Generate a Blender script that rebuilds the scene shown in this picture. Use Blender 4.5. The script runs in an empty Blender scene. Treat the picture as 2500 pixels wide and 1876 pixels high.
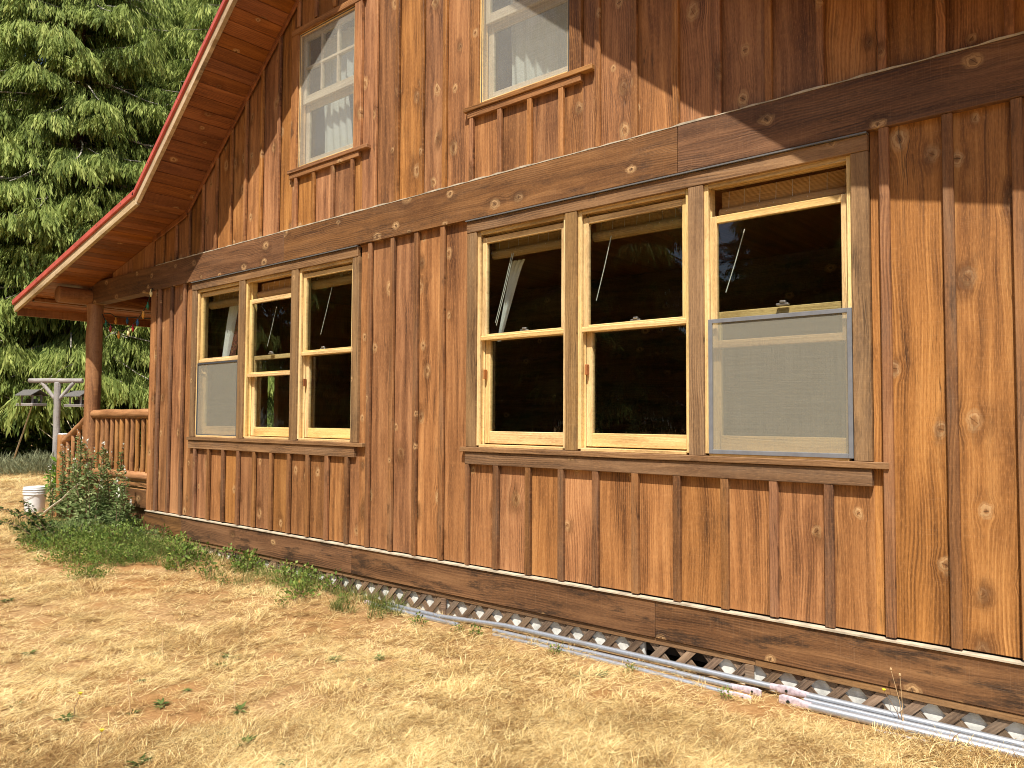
import bpy, math, random
import numpy as np
from mathutils import Vector, Matrix
R_ = random.Random(7)
rng = np.random.default_rng(11)
sc = bpy.context.scene
COL = sc.collection
rad = math.radians

# ------------------------------------------------------------------ camera
YAW, PIT, ROL, FPX = rad(-41.0906), rad(2.5878), rad(0.32398), 1941.79
cam_d = bpy.data.cameras.new('camera')
cam = bpy.data.objects.new('camera', cam_d); COL.objects.link(cam)
fw = Vector((math.sin(YAW)*math.cos(PIT), math.cos(YAW)*math.cos(PIT), math.sin(PIT)))
rt = Vector((math.cos(YAW), -math.sin(YAW), 0)); up = rt.cross(fw)
c, s = math.cos(ROL), math.sin(ROL)
r2, u2 = c*rt + s*up, -s*rt + c*up
M = Matrix((r2, u2, -fw)).transposed().to_4x4()
M.translation = Vector((0, -4.25, 0))
cam.matrix_world = M
cam_d.sensor_width = 36; cam_d.lens = FPX/2500*36
cam_d.clip_start = 0.05; cam_d.clip_end = 600
sc.camera = cam
# ------------------------------------------------------------------ sky, sun, exposure
SUN = Vector((0.28, -0.60, 1.09)).normalized()
w = bpy.data.worlds.new('World'); sc.world = w; w.use_nodes = True
nt = w.node_tree; bg = nt.nodes['Background']
sky = nt.nodes.new('ShaderNodeTexSky'); sky.sky_type = 'NISHITA'; sky.sun_disc = False
sky.sun_elevation = math.asin(SUN.z); sky.sun_rotation = math.atan2(SUN.x, SUN.y)
sky.air_density = 1.0; sky.dust_density = 1.6
nt.links.new(sky.outputs[0], bg.inputs[0]); bg.inputs[1].default_value = 0.098
sl = bpy.data.lights.new('sun', 'SUN'); sl.energy = 4.9; sl.angle = rad(0.53); sl.color = (1, .935, .83)
so = bpy.data.objects.new('sun', sl); COL.objects.link(so)
so.rotation_euler = SUN.to_track_quat('Z', 'Y').to_euler(); so.location = (6, -12, 24)
sc.view_settings.view_transform = 'Standard'; sc.view_settings.look = 'None'
sc.view_settings.exposure = 0.66; sc.view_settings.gamma = 1
sc.view_settings.use_curve_mapping = False
sc.render.engine = 'CYCLES'
sc.cycles.use_denoising = True; sc.cycles.denoiser = 'OPENIMAGEDENOISE'; sc.cycles.denoising_input_passes = 'RGB_ALBEDO_NORMAL'; sc.cycles.denoising_prefilter = 'ACCURATE'
sc.cycles.adaptive_threshold = .006; sc.cycles.filter_width = 1.0
sc.cycles.max_bounces = 8; sc.cycles.sample_clamp_indirect = 4; sc.cycles.transparent_max_bounces = 16

# ------------------------------------------------------------------ node helper
class NT:
    def __init__(s, name):
        s.m = bpy.data.materials.new(name); s.m.use_nodes = True
        s.t = s.m.node_tree; s.t.nodes.clear()
        s.out = s.t.nodes.new('ShaderNodeOutputMaterial')
    def n(s, typ, **kw):
        x = s.t.nodes.new(typ)
        for k, v in kw.items(): setattr(x, k, v)
        return x
    def put(s, sock, v):
        if hasattr(v, 'is_output'): s.t.links.new(v, sock)
        elif v is not None: sock.default_value = v
    def math(s, op, a, b=None, c=None, clamp=False):
        x = s.n('ShaderNodeMath', operation=op); x.use_clamp = clamp
        s.put(x.inputs[0], a)
        if b is not None: s.put(x.inputs[1], b)
        if c is not None: s.put(x.inputs[2], c)
        return x.outputs[0]
    def comb(s, x, y, z):
        k = s.n('ShaderNodeCombineXYZ')
        s.put(k.inputs[0], x); s.put(k.inputs[1], y); s.put(k.inputs[2], z)
        return k.outputs[0]
    def noise(s, vec, scale, detail=2, rough=.5, dist=0):
        k = s.n('ShaderNodeTexNoise'); k.inputs['Scale'].default_value = scale
        k.inputs['Detail'].default_value = detail; k.inputs['Roughness'].default_value = rough
        k.inputs['Distortion'].default_value = dist
        if vec is not None: s.t.links.new(vec, k.inputs['Vector'])
        return k.outputs['Fac']
    def smooth(s, v, a, b, lo=0., hi=1.):
        k = s.n('ShaderNodeMapRange', interpolation_type='SMOOTHSTEP')
        s.put(k.inputs[0], v); k.inputs[1].default_value = a; k.inputs[2].default_value = b
        k.inputs[3].default_value = lo; k.inputs[4].default_value = hi
        return k.outputs[0]
    def lin(s, v, a, b, lo, hi):
        k = s.n('ShaderNodeMapRange'); s.put(k.inputs[0], v)
        k.inputs[1].default_value = a; k.inputs[2].default_value = b
        s.put(k.inputs[3], lo); s.put(k.inputs[4], hi)
        return k.outputs[0]
    def mix(s, f, a, b, blend='MIX'):
        k = s.n('ShaderNodeMix', data_type='RGBA', blend_type=blend)
        s.put(k.inputs[0], f); s.put(k.inputs[6], col4(a)); s.put(k.inputs[7], col4(b))
        return k.outputs[2]
    def ramp(s, f, stops):
        k = s.n('ShaderNodeValToRGB'); e = k.color_ramp.elements
        while len(e) < len(stops): e.new(.5)
        for i, (p, cc) in enumerate(stops):
            e[i].position = p; e[i].color = col4(cc)
        s.put(k.inputs[0], f); return k.outputs[0]
    def bump(s, h, dist, strength=1.):
        k = s.n('ShaderNodeBump'); k.inputs['Distance'].default_value = dist
        k.inputs['Strength'].default_value = strength
        s.t.links.new(h, k.inputs['Height']); return k.outputs[0]
    def bsdf(s, color, rough=.6, metal=0., normal=None, spec=.5, trans=None):
        k = s.n('ShaderNodeBsdfPrincipled')
        s.put(k.inputs['Base Color'], col4(color)); s.put(k.inputs['Roughness'], rough)
        k.inputs['Metallic'].default_value = metal
        k.inputs['Specular IOR Level'].default_value = spec
        if normal is not None: s.t.links.new(normal, k.inputs['Normal'])
        return k.outputs[0]
    def end(s, sh):
        s.t.links.new(sh, s.out.inputs[0]); return s.m
def col4(v):
    if isinstance(v, (tuple, list)): return (*v[:3], 1)
    return v

def wood(name, axis, dark, mid, light, knots=.55, black=.25, rough=.62, var=.5, ksize=1., grey=.0, saw=.5, streak=1., bth=.55):
    N = NT(name)
    tc = N.n('ShaderNodeTexCoord'); sx = N.n('ShaderNodeSeparateXYZ')
    N.t.links.new(tc.outputs['Object'], sx.inputs[0])
    X, Y, Z = sx.outputs
    rnd = N.n('ShaderNodeObjectInfo').outputs['Random']
    u0, v0, w0 = {'Z': (X, Z, Y), 'X': (Z, X, Y), 'Y': (X, Y, Z)}[axis]
    u = N.math('MULTIPLY_ADD', rnd, 31.7, u0); v = N.math('MULTIPLY_ADD', rnd, 173.3, v0)
    S = 4.2
    vo = N.n('ShaderNodeTexVoronoi', voronoi_dimensions='2D', feature='F1')
    vo.inputs['Scale'].default_value = 1; vo.inputs['Randomness'].default_value = .95
    us = N.math('MULTIPLY', u, S); vs = N.math('MULTIPLY', v, S*.72)
    N.t.links.new(N.comb(us, vs, 0), vo.inputs['Vector'])
    sc_ = N.n('ShaderNodeSeparateColor'); N.t.links.new(vo.outputs['Color'], sc_.inputs[0])
    ex = N.math('GREATER_THAN', sc_.outputs[0], 1-knots)
    radk = N.math('MULTIPLY_ADD', sc_.outputs[1], .075*ksize, .05*ksize)   # cell units
    wob = N.noise(N.comb(u, v, 0), 26, 3)
    d = N.math('MULTIPLY_ADD', N.math('SUBTRACT', wob, .5), .13, vo.outputs['Distance'])
    q = N.math('DIVIDE', d, radk)
    infl = N.math('MULTIPLY', N.smooth(q, 0, 3.6, 1, 0), ex)
    vp = N.n('ShaderNodeSeparateXYZ'); N.t.links.new(vo.outputs['Position'], vp.inputs[0])
    du = N.math('SUBTRACT', us, vp.outputs[0])
    uw = N.math('SUBTRACT', us, N.math('MULTIPLY', du, N.math('MULTIPLY', infl, .8)))
    uw = N.math('DIVIDE', uw, S)
    wav = N.noise(N.comb(N.math('MULTIPLY', u, 3.), N.math('MULTIPLY', v, .9), w0), 1, 2)
    ur = N.math('MULTIPLY_ADD', N.math('SUBTRACT', wav, .5), .12*streak, uw)
    fine = N.noise(N.comb(N.math('MULTIPLY', ur, 170), N.math('MULTIPLY', v, 4), N.math('MULTIPLY', w0, 60)), 1, 3, .6)
    broad = N.noise(N.comb(N.math('MULTIPLY', ur, 21), N.math('MULTIPLY', v, .7), w0), 1, 2)
    ring = N.math('SINE', N.math('MULTIPLY_ADD', fine, 1.6, N.math('MULTIPLY', ur, 390)))
    ring = N.math('MULTIPLY_ADD', ring, .5, .5)
    zone = N.smooth(N.noise(N.comb(N.math('MULTIPLY', u, 7), N.math('MULTIPLY', v, .8), 3.), 1, 2), .38, .66)
    ring = N.math('MULTIPLY', ring, zone)
    val = N.math('MULTIPLY_ADD', fine, .50, N.math('MULTIPLY', broad, .74))
    val = N.math('SUBTRACT', val, .11)
    val = N.math('SUBTRACT', val, N.math('MULTIPLY', ring, .20))
    val = N.math('MULTIPLY_ADD', N.math('SUBTRACT', wav, .5), .35, val)
    colr = N.ramp(val, [(.22, dark), (.50, mid), (.76, light)])
    # per-board tint
    r2 = N.math('FRACT', N.math('MULTIPLY', rnd, 91.7)); r3 = N.math('FRACT', N.math('MULTIPLY', rnd, 417.3))
    tint = N.math('MULTIPLY_ADD', r2, var, 1-var*.55)
    hsv = N.n('ShaderNodeHueSaturation'); N.t.links.new(colr, hsv.inputs['Color'])
    N.put(hsv.inputs['Value'], tint); N.put(hsv.inputs['Hue'], N.math('MULTIPLY_ADD', r3, .007, .4985))
    N.put(hsv.inputs['Saturation'], N.math('MULTIPLY_ADD', r3, .12, .90))
    colr = hsv.outputs[0]
    # blotchy stain absorption, greyed patches
    bl = N.noise(N.comb(N.math('MULTIPLY', u, 5.5), N.math('MULTIPLY', v, 1.3), 8.), 1, 4, .65)
    colr = N.mix(N.smooth(bl, .30, .66, 0, .72), N.mix(1, colr, (.46, .37, .33), 'MULTIPLY'), colr) if False else \
        N.mix(N.smooth(bl, .46, .70, 0, .60), colr, N.mix(1, colr, (.46, .39, .36), 'MULTIPLY'))
    if grey: 
        gz = N.smooth(N.noise(N.comb(N.math('MULTIPLY', u, 9), N.math('MULTIPLY', v, 1.6), 5.), 1, 3), .45, .72, 0, grey)
        colr = N.mix(gz, colr, (.20, .165, .125))
    # sharp black mildew
    mk = N.noise(N.comb(N.math('MULTIPLY', u, 11), N.math('MULTIPLY', v, 2.2), 1.), 1, 5, .7)
    colr = N.mix(N.smooth(mk, bth, bth+.15, 0, black), colr, (.022, .014, .010))
    # knots: pale rim, brown heart, dark check
    rg_ = N.math('SINE', N.math('MULTIPLY_ADD', wob, 7., N.math('MULTIPLY', q, 10.)))
    kc = N.mix(N.smooth(rg_, -.1, .9, 0, .55), (.50, .31, .145), mul(mid, 1.0))
    kc = N.mix(N.smooth(q, .1, .75, .75, 0), kc, mul(mid, .55))
    dvk = N.math('SUBTRACT', vs, vp.outputs[1])
    chk = N.smooth(N.math('ABSOLUTE', N.math('ADD', N.math('MULTIPLY', du, N.math('SUBTRACT', sc_.outputs[1], .5)), N.math('MULTIPLY_ADD', dvk, .35, N.math('MULTIPLY', N.math('SUBTRACT', wob, .5), .03)))), 0, .006, 1, 0)
    kc = N.mix(N.math('MULTIPLY', chk, N.smooth(q, .55, .8, .85, 0)), kc, mul(dark, .25))
    ka = N.math('MULTIPLY_ADD', sc_.outputs[2], .40, .62)
    km = N.math('MULTIPLY', N.math('MULTIPLY', N.smooth(q, .85, 1.75, 1, 0), ka), ex)
    colr = N.mix(km, colr, kc)
    sm_ = N.math('MULTIPLY', N.math('MULTIPLY', N.smooth(N.noise(N.comb(N.math('MULTIPLY', u, 8), N.math('MULTIPLY', v, 2.0), 15.), 1, 3), .45, .65), N.smooth(q, 1.0, 4.4, .8, 0)), ex)
    colr = N.mix(sm_, colr, mul(dark, .75))
    # darker flame above a knot
    sawn = N.noise(N.comb(N.math('MULTIPLY', u, 5), N.math('MULTIPLY', v, 300), w0), 1, 2)
    colr = N.mix(N.math('MULTIPLY', N.smooth(sawn, .55, .8), .14*saw), colr, (.8, .55, .35))
    h = N.math('MULTIPLY_ADD', fine, .6, N.math('MULTIPLY', ring, -.5))
    h = N.math('MULTIPLY_ADD', sawn, .35*saw, h)
    h = N.math('MULTIPLY_ADD', N.smooth(q, .6, 1.1, 1, 0), N.math('MULTIPLY', ex, .7), h)
    ck = N.noise(N.comb(N.math('MULTIPLY', ur, 48), N.math('MULTIPLY', v, .9), 21.), 1, 1)
    cz = N.smooth(N.noise(N.comb(N.math('MULTIPLY', u, 6), N.math('MULTIPLY', v, 1.1), 31.), 1, 2), .56, .64)
    ck = N.math('MULTIPLY', N.smooth(N.math('ABSOLUTE', N.math('SUBTRACT', ck, .5)), 0, .02, 1, 0), cz)
    colr = N.mix(N.math('MULTIPLY', ck, .75*min(1, saw+.3)), colr, (.016, .009, .006))
    spk = N.noise(N.comb(N.math('MULTIPLY', u, 210), N.math('MULTIPLY', v, 34), w0), 1, 2)
    colr = N.mix(N.smooth(spk, .5, .72, 0, .34), colr, N.mix(1, colr, (.42, .36, .32), 'MULTIPLY'))
    colr = N.mix(N.smooth(spk, .30, .46, .22, 0), colr, mul(light, 1.2))
    h = N.math('MULTIPLY_ADD', ck, -1.2, h)
    nb = N.bump(h, .0022, .65)
    rg = N.math('MULTIPLY_ADD', fine, .2, rough-.1)
    return N.end(N.bsdf(colr, rg, 0, nb, .35))
def mul(c_, k): return tuple(min(1, x*k) for x in c_)

M_ = {}
M_['board'] = wood('stained_cedar_board', 'Z', (.130, .048, .014), (.335, .136, .040), (.520, .246, .084), .46, .32, .60, .44, 1.05)
M_['trim_x'] = wood('stained_cedar_trim', 'X', (.150, .060, .018), (.330, .140, .045), (.470, .225, .080), .3, .3, .60, .3, .8)
M_['batten'] = wood('stained_cedar_batten', 'Z', (.110, .046, .018), (.240, .100, .035), (.370, .175, .066), .25, .5, .62, .5, .6, .18)
M_['band'] = wood('stained_cedar_band', 'X', (.080, .034, .013), (.175, .074, .026), (.290, .135, .052), .46, .42, .62, .22, 1., .05, .5, 1., .53)
M_['base'] = wood('weathered_base_board', 'X', (.070, .030, .011), (.165, .072, .025), (.270, .128, .046), .34, .80, .62, .25, .9, 0, .5, 1., .50)
M_['sill'] = wood('weathered_sill_wood', 'X', (.110, .056, .024), (.220, .110, .042), (.340, .185, .076), .30, .45, .66, .30, .7, .15)
M_['casing'] = wood('weathered_casing_wood', 'Z', (.130, .068, .027), (.255, .140, .054), (.385, .228, .098), .32, .40, .66, .30, .6, .16)
M_['sash_v'] = wood('varnished_fir_upright', 'Z', (.54, .35, .14), (.76, .52, .215), (.86, .66, .33), 0, .2, .42, .12, .5, 0, .1, .5)
M_['sash_h'] = wood('varnished_fir_rail', 'X', (.50, .31, .12), (.74, .48, .19), (.86, .64, .32), .04, .28, .42, .15, .5, 0, .1, .5)
M_['cream_v'] = wood('pale_fir_upright', 'Z', (.55, .46, .30), (.68, .60, .43), (.78, .70, .52), 0, .02, .45, .08, .5, 0, .05, .4)
M_['cream_h'] = wood('pale_fir_rail', 'X', (.55, .46, .30), (.68, .60, .43), (.78, .70, .52), 0, .02, .45, .08, .5, 0, .05, .4)
M_['soffit'] = wood('oiled_soffit_board', 'Y', (.150, .042, .008), (.290, .086, .015), (.42, .145, .032), .40, .15, .45, .5, .9, 0, .1)
M_['fascia'] = wood('bleached_fascia', 'X', (.34, .23, .12), (.54, .39, .22), (.70, .55, .37), .25, .30, .7, .2, .6, .15)
M_['log_z'] = wood('peeled_log_upright', 'Z', (.20, .080, .022), (.37, .160, .046), (.52, .26, .092), .32, .25, .55, .2, .9, 0, 0, .7)
M_['log_x'] = wood('peeled_log_along', 'X', (.21, .085, .024), (.40, .175, .052), (.54, .28, .105), .25, .2, .55, .2, .8, 0, 0, .6)
M_['log_y'] = wood('peeled_log_across', 'Y', (.17, .062, .018), (.32, .120, .034), (.45, .20, .070), .2, .2, .5, .25, .8, 0, 0, .6)
M_['lattice'] = wood('weathered_lattice', 'X', (.085, .050, .030), (.20, .125, .075), (.34, .23, .15), .1, .55, .75, .7, .5, .5)
M_['greywood'] = wood('silvered_wood', 'Z', (.19, .18, .17), (.33, .31, .295), (.46, .43, .41), .3, .25, .75, .15, .8)
M_['greywood_x'] = wood('silvered_wood_along', 'X', (.19, .18, .17), (.33, .31, .295), (.46, .43, .41), .2, .25, .75, .15, .8)

def plain(name, color, rough=.6, metal=0, var=.0, scale=30, bump=0, spec=.4):
    N = NT(name); cc = color; nb = None
    if var or bump:
        tc = N.n('ShaderNodeTexCoord'); nz = N.noise(tc.outputs['Object'], scale, 4, .6)
        if var: cc = N.mix(N.smooth(nz, .35, .7), mul(color, 1+var), mul(color, 1-var))
        if bump: nb = N.bump(nz, bump, .6)
    return N.end(N.bsdf(cc, rough, metal, nb, spec))
M_['red'] = plain('faded_red_metal', (.50, .10, .075), .42, 0, .15, 6)
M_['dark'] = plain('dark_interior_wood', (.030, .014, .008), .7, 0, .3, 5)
M_['sheath'] = plain('tar_paper', (.02, .016, .013), .85)
M_['flash'] = plain('painted_flashing', (.42, .36, .27), .65, 0, .3, 9)
M_['capm'] = plain('zinc_drip_cap', (.30, .29, .28), .35, .6)
M_['frame_grey'] = plain('grey_screen_frame', (.17, .175, .19), .45, 0, .1, 15)
M_['frame_dark'] = plain('dark_screen_frame', (.06, .065, .075), .45)
M_['cement'] = plain('pale_concrete', (.60, .60, .56), .85, 0, .22, 14, .004)
M_['white'] = plain('white_plastic', (.74, .75, .76), .35, 0, .04, 8)
M_['pot'] = plain('terracotta', (.34, .12, .06), .8, 0, .15, 20)
M_['soil'] = plain('dark_soil', (.05, .035, .022), .95, 0, .3, 30)
M_['hinge'] = plain('pewter_hardware', (.35, .33, .30), .4, .8)
M_['cord'] = plain('dark_green_cord', (.012, .018, .014), .6)
M_['cordw'] = plain('white_cord', (.72, .70, .64), .7)
M_['nail'] = plain('pale_nail_head', (.55, .5, .45), .5, .3)
M_['cloth'] = plain('white_curtain_cloth', (.82, .81, .79), .85, 0, .05, 14, .003)
M_['rust'] = plain('patterned_curtain_edge', (.20, .07, .045), .85, 0, .6, 40)
M_['redtrim'] = plain('red_plastic', (.55, .10, .08), .5)
M_['shingle'] = plain('grey_shingle', (.10, .095, .09), .9, 0, .25, 40)
M_['stick'] = plain('pale_dry_stick', (.55, .48, .36), .8, 0, .2, 30)

def galv():
    N = NT('galvanised_steel'); tc = N.n('ShaderNodeTexCoord')
    nz = N.noise(tc.outputs['Object'], 55, 3, .6); n2 = N.noise(tc.outputs['Object'], 5, 3)
    cc = N.mix(N.smooth(nz, .35, .7), (.58, .61, .66), (.44, .47, .52))
    cc = N.mix(N.smooth(n2, .6, .75, 0, .35), cc, (.42, .36, .28))
    return N.end(N.bsdf(cc, N.math('MULTIPLY_ADD', nz, .25, .28), .75, N.bump(nz, .0004, .4)))
M_['galv'] = galv()
M_['pinkend'] = plain('purple_primer_stain', (.56, .47, .52), .45, .3, .25, 50)

def glass_mat():
    N = NT('window_glass')
    fr = N.n('ShaderNodeFresnel'); bf = N.n('ShaderNodeNewGeometry').outputs['Backfacing']; N.put(fr.inputs[0], N.math('MULTIPLY_ADD', bf, -.8333, 1.5))
    tr = N.n('ShaderNodeBsdfTransparent'); tr.inputs[0].default_value = (.90, .93, .91, 1)
    gl = N.n('ShaderNodeBsdfGlossy'); gl.inputs['Roughness'].default_value = 0.0
    tc = N.n('ShaderNodeTexCoord'); nz = N.noise(tc.outputs['Object'], 2.2, 1)
    N.t.links.new(N.bump(nz, .004, .35), gl.inputs['Normal'])
    mx = N.n('ShaderNodeMixShader'); N.t.links.new(fr.outputs[0], mx.inputs[0])
    N.t.links.new(tr.outputs[0], mx.inputs[1]); N.t.links.new(gl.outputs[0], mx.inputs[2])
    return N.end(mx.outputs[0])
M_['glass'] = glass_mat()

def screen_mat(name, fac, color):
    N = NT(name); tc = N.n('ShaderNodeTexCoord'); sx = N.n('ShaderNodeSeparateXYZ')
    N.t.links.new(tc.outputs['Object'], sx.inputs[0])
    a = N.noise(N.comb(N.math('MULTIPLY', sx.outputs[0], 3), N.math('MULTIPLY', sx.outputs[2], 160), 0), 1, 2)
    b = N.noise(N.comb(N.math('MULTIPLY', sx.outputs[0], 160), N.math('MULTIPLY', sx.outputs[2], 3), 0), 1, 2)
    f = N.math('MULTIPLY_ADD', N.math('ADD', a, b), .16, fac-.16)
    tr = N.n('ShaderNodeBsdfTransparent'); df = N.n('ShaderNodeBsdfDiffuse'); df.inputs[0].default_value = col4(color)
    mx = N.n('ShaderNodeMixShader'); N.t.links.new(f, mx.inputs[0])
    N.t.links.new(tr.outputs[0], mx.inputs[1]); N.t.links.new(df.outputs[0], mx.inputs[2])
    return N.end(mx.outputs[0])
M_['screen'] = screen_mat('insect_screen_mesh', .35, (.36, .345, .28))
M_['screen_up'] = screen_mat('fine_insect_screen', .24, (.42, .41, .37))

def bamboo():
    N = NT('bamboo_blind'); tc = N.n('ShaderNodeTexCoord'); sx = N.n('ShaderNodeSeparateXYZ')
    N.t.links.new(tc.outputs['Object'], sx.inputs[0])
    st = N.math('SINE', N.math('MULTIPLY', sx.outputs[2], 900))
    nz = N.noise(N.comb(N.math('MULTIPLY', sx.outputs[0], 4), N.math('MULTIPLY', sx.outputs[2], 250), 0), 1, 3)
    cc = N.ramp(nz, [(.25, (.30, .155, .055)), (.75, (.60, .38, .16))])
    return N.end(N.bsdf(cc, .6, 0, N.bump(st, .0015, .6)))
M_['bamboo'] = bamboo()

def leaf_mat(name, c0, c1, c2, transl=.35, rough=.5, yellow=None):
    N = NT(name); at = N.n('ShaderNodeAttribute', attribute_name='rnd')
    g = N.n('ShaderNodeNewGeometry'); nz = N.noise(g.outputs['Position'], .9, 3)
    f = N.math('MULTIPLY_ADD', N.math('SUBTRACT', nz, .5), .7, at.outputs['Fac'], clamp=True)
    st = [(.05, c0), (.5, c1), (.92, c2)]
    if yellow: st.append((.985, yellow))
    cc = N.ramp(f, st)
    pr = N.bsdf(cc, rough, 0, None, .12)
    tl = N.n('ShaderNodeBsdfTranslucent'); N.t.links.new(cc, tl.inputs[0])
    mx = N.n('ShaderNodeMixShader'); mx.inputs[0].default_value = transl
    N.t.links.new(pr, mx.inputs[1]); N.t.links.new(tl.outputs[0], mx.inputs[2])
    return N.end(mx.outputs[0])
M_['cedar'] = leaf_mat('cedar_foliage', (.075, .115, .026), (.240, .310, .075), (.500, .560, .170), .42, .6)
M_['fir'] = leaf_mat('fir_foliage', (.075, .105, .050), (.165, .215, .100), (.290, .345, .180), .30, .6)
M_['brush'] = leaf_mat('bramble_foliage', (.022, .042, .012), (.060, .100, .024), (.17, .22, .065), .28, .45)
M_['shrub'] = leaf_mat('shrub_foliage', (.085, .130, .040), (.190, .255, .090), (.38, .43, .20), .42, .55)
M_['weed'] = leaf_mat('weed_foliage', (.07, .12, .025), (.17, .25, .050), (.32, .38, .10), .38, .5, (.45, .36, .10))
M_['bright'] = leaf_mat('bright_green_foliage', (.07, .15, .02), (.16, .30, .035), (.30, .43, .06), .4, .5)
M_['sage'] = leaf_mat('grey_green_foliage', (.13, .15, .08), (.25, .27, .155), (.42, .43, .26), .35, .7)
M_['flower'] = plain('white_flower', (.62, .62, .54), .8)
M_['yellow'] = plain('yellow_flower', (.80, .62, .03), .6)
M_['cane'] = plain('brown_cane', (.16, .10, .055), .8, 0, .3, 25)
M_['drystalk'] = plain('dry_stalk', (.42, .28, .14), .8, 0, .3, 25)
M_['bark'] = plain('cedar_bark', (.095, .066, .046), .9, 0, .4, 9, .02)
M_['limb'] = plain('grey_limb', (.30, .27, .23), .85, 0, .55, 7, .01)

# ------------------------------------------------------------------ mesh helpers
WL = {}
def wl(o): return WL.get(o.name, Vector((0, 0, 0))) if o else Vector((0, 0, 0))
class MB:
    def __init__(s): s.v = []; s.f = []; s.sm = False
    def poly(s, pts, faces):
        b = len(s.v); s.v += [tuple(p) for p in pts]; s.f += [tuple(b+i for i in f) for f in faces]; return s
    def box(s, x0, x1, y0, y1, z0, z1):
        return s.poly([(x0,y0,z0),(x1,y0,z0),(x1,y1,z0),(x0,y1,z0),(x0,y0,z1),(x1,y0,z1),(x1,y1,z1),(x0,y1,z1)],
                      [(0,3,2,1),(4,5,6,7),(0,1,5,4),(1,2,6,5),(2,3,7,6),(3,0,4,7)])
    def prism(s, poly, y0, y1):          # poly: XZ counter-clockwise seen from -Y
        n = len(poly)
        pts = [(x, y0, z) for x, z in poly] + [(x, y1, z) for x, z in poly]
        fc = [tuple(range(n)), tuple(range(2*n-1, n-1, -1))]
        fc += [(i, i+n, (i+1) % n+n, (i+1) % n) for i in range(n)]
        return s.poly(pts, fc)
    def tube(s, path, radii, seg=8, cap=True):
        path = [Vector(p) for p in path]; n = len(path)
        if not hasattr(radii, '__len__'): radii = [radii]*n
        b = len(s.v); ref = None
        for i, p in enumerate(path):
            t = (path[min(i+1, n-1)] - path[max(i-1, 0)]).normalized()
            if ref is None: ref = Vector((0, 0, 1)) if abs(t.z) < .9 else Vector((1, 0, 0))
            a = t.cross(ref).normalized(); ref = a.cross(t).normalized()
            for k in range(seg):
                an = 2*math.pi*k/seg
                s.v.append(tuple(p + float(radii[i])*(math.cos(an)*a + math.sin(an)*ref)))
        for i in range(n-1):
            for k in range(seg):
                k2 = (k+1) % seg
                s.f.append((b+i*seg+k, b+(i+1)*seg+k, b+(i+1)*seg+k2, b+i*seg+k2))
        if cap:
            s.f.append(tuple(b+k for k in range(seg))); s.f.append(tuple(b+(n-1)*seg+k for k in range(seg-1, -1, -1)))
        s.sm = True; return s
    def lathe(s, prof, cx, cy, seg=24):
        b = len(s.v)
        for r, z in prof:
            for k in range(seg):
                a = 2*math.pi*k/seg; s.v.append((cx+r*math.cos(a), cy+r*math.sin(a), z))
        for i in range(len(prof)-1):
            for k in range(seg):
                k2 = (k+1) % seg; s.f.append((b+i*seg+k, b+i*seg+k2, b+(i+1)*seg+k2, b+(i+1)*seg+k))
        s.sm = True; return s
def finish_smooth(me, ang=40):
    for p in me.polygons: p.use_smooth = True
    try: me.set_sharp_from_angle(angle=rad(ang))
    except Exception: pass
def add(name, mb, mat, parent=None, origin=None, bevel=0, rot=None, smooth=None):
    """link mb as one mesh object; vertices are world coordinates unless rot/origin say otherwise"""
    vs = np.array(mb.v, dtype=float)
    if rot is None:
        if origin is None:
            lo, hi = vs.min(0), vs.max(0); origin = Vector(((lo[0]+hi[0])/2, (lo[1]+hi[1])/2, lo[2]))
        vs = vs - np.array(origin)
    me = bpy.data.meshes.new(name); me.from_pydata(vs.tolist(), [], mb.f); me.update()
    if mb.sm if smooth is None else smooth: finish_smooth(me)
    me.materials.append(M_[mat] if isinstance(mat, str) else mat)
    o = bpy.data.objects.new(name, me); COL.objects.link(o)
    o.parent = parent; o.location = Vector(origin) - wl(parent)
    if rot is not None: o.rotation_euler = rot
    WL[o.name] = Vector(origin)
    if bevel:
        b = o.modifiers.new('bevel', 'BEVEL'); b.width = bevel; b.segments = 1; b.limit_method = 'ANGLE'
    return o
def empty(name, loc, label=None, cat=None, group=None, parent=None):
    o = bpy.data.objects.new(name, None); COL.objects.link(o)
    o.empty_display_size = .1; o.parent = parent
    o.location = Vector(loc) - wl(parent); WL[o.name] = Vector(loc)
    tag(o, label, cat, group); return o
def tag(o, label=None, cat=None, group=None, kind=None):
    if label: o['label'] = label
    if cat: o['category'] = cat
    if group: o['group'] = group
    if kind: o['kind'] = kind
    return o
def npmesh(name, V, F, mat, rnd=None, parent=None, origin=(0, 0, 0)):
    """V (n,3), F (m,k) with one k, rnd (m,) face attribute"""
    me = bpy.data.meshes.new(name); k = F.shape[1]; m = len(F)
    me.vertices.add(len(V)); me.vertices.foreach_set('co', np.ascontiguousarray(V, dtype=np.float32).ravel())
    me.loops.add(m*k); me.loops.foreach_set('vertex_index', np.ascontiguousarray(F, dtype=np.int32).ravel())
    me.polygons.add(m); me.polygons.foreach_set('loop_start', np.arange(0, m*k, k, dtype=np.int32))
    me.update(calc_edges=True)
    if rnd is not None:
        a = me.attributes.new('rnd', 'FLOAT', 'FACE'); a.data.foreach_set('value', rnd.astype(np.float32))
    me.materials.append(M_[mat] if isinstance(mat, str) else mat)
    return me
def link(name, me, parent=None, origin=(0, 0, 0)):
    o = bpy.data.objects.new(name, me); COL.objects.link(o)
    o.parent = parent; o.location = Vector(origin) - wl(parent); WL[o.name] = Vector(origin); return o

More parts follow.
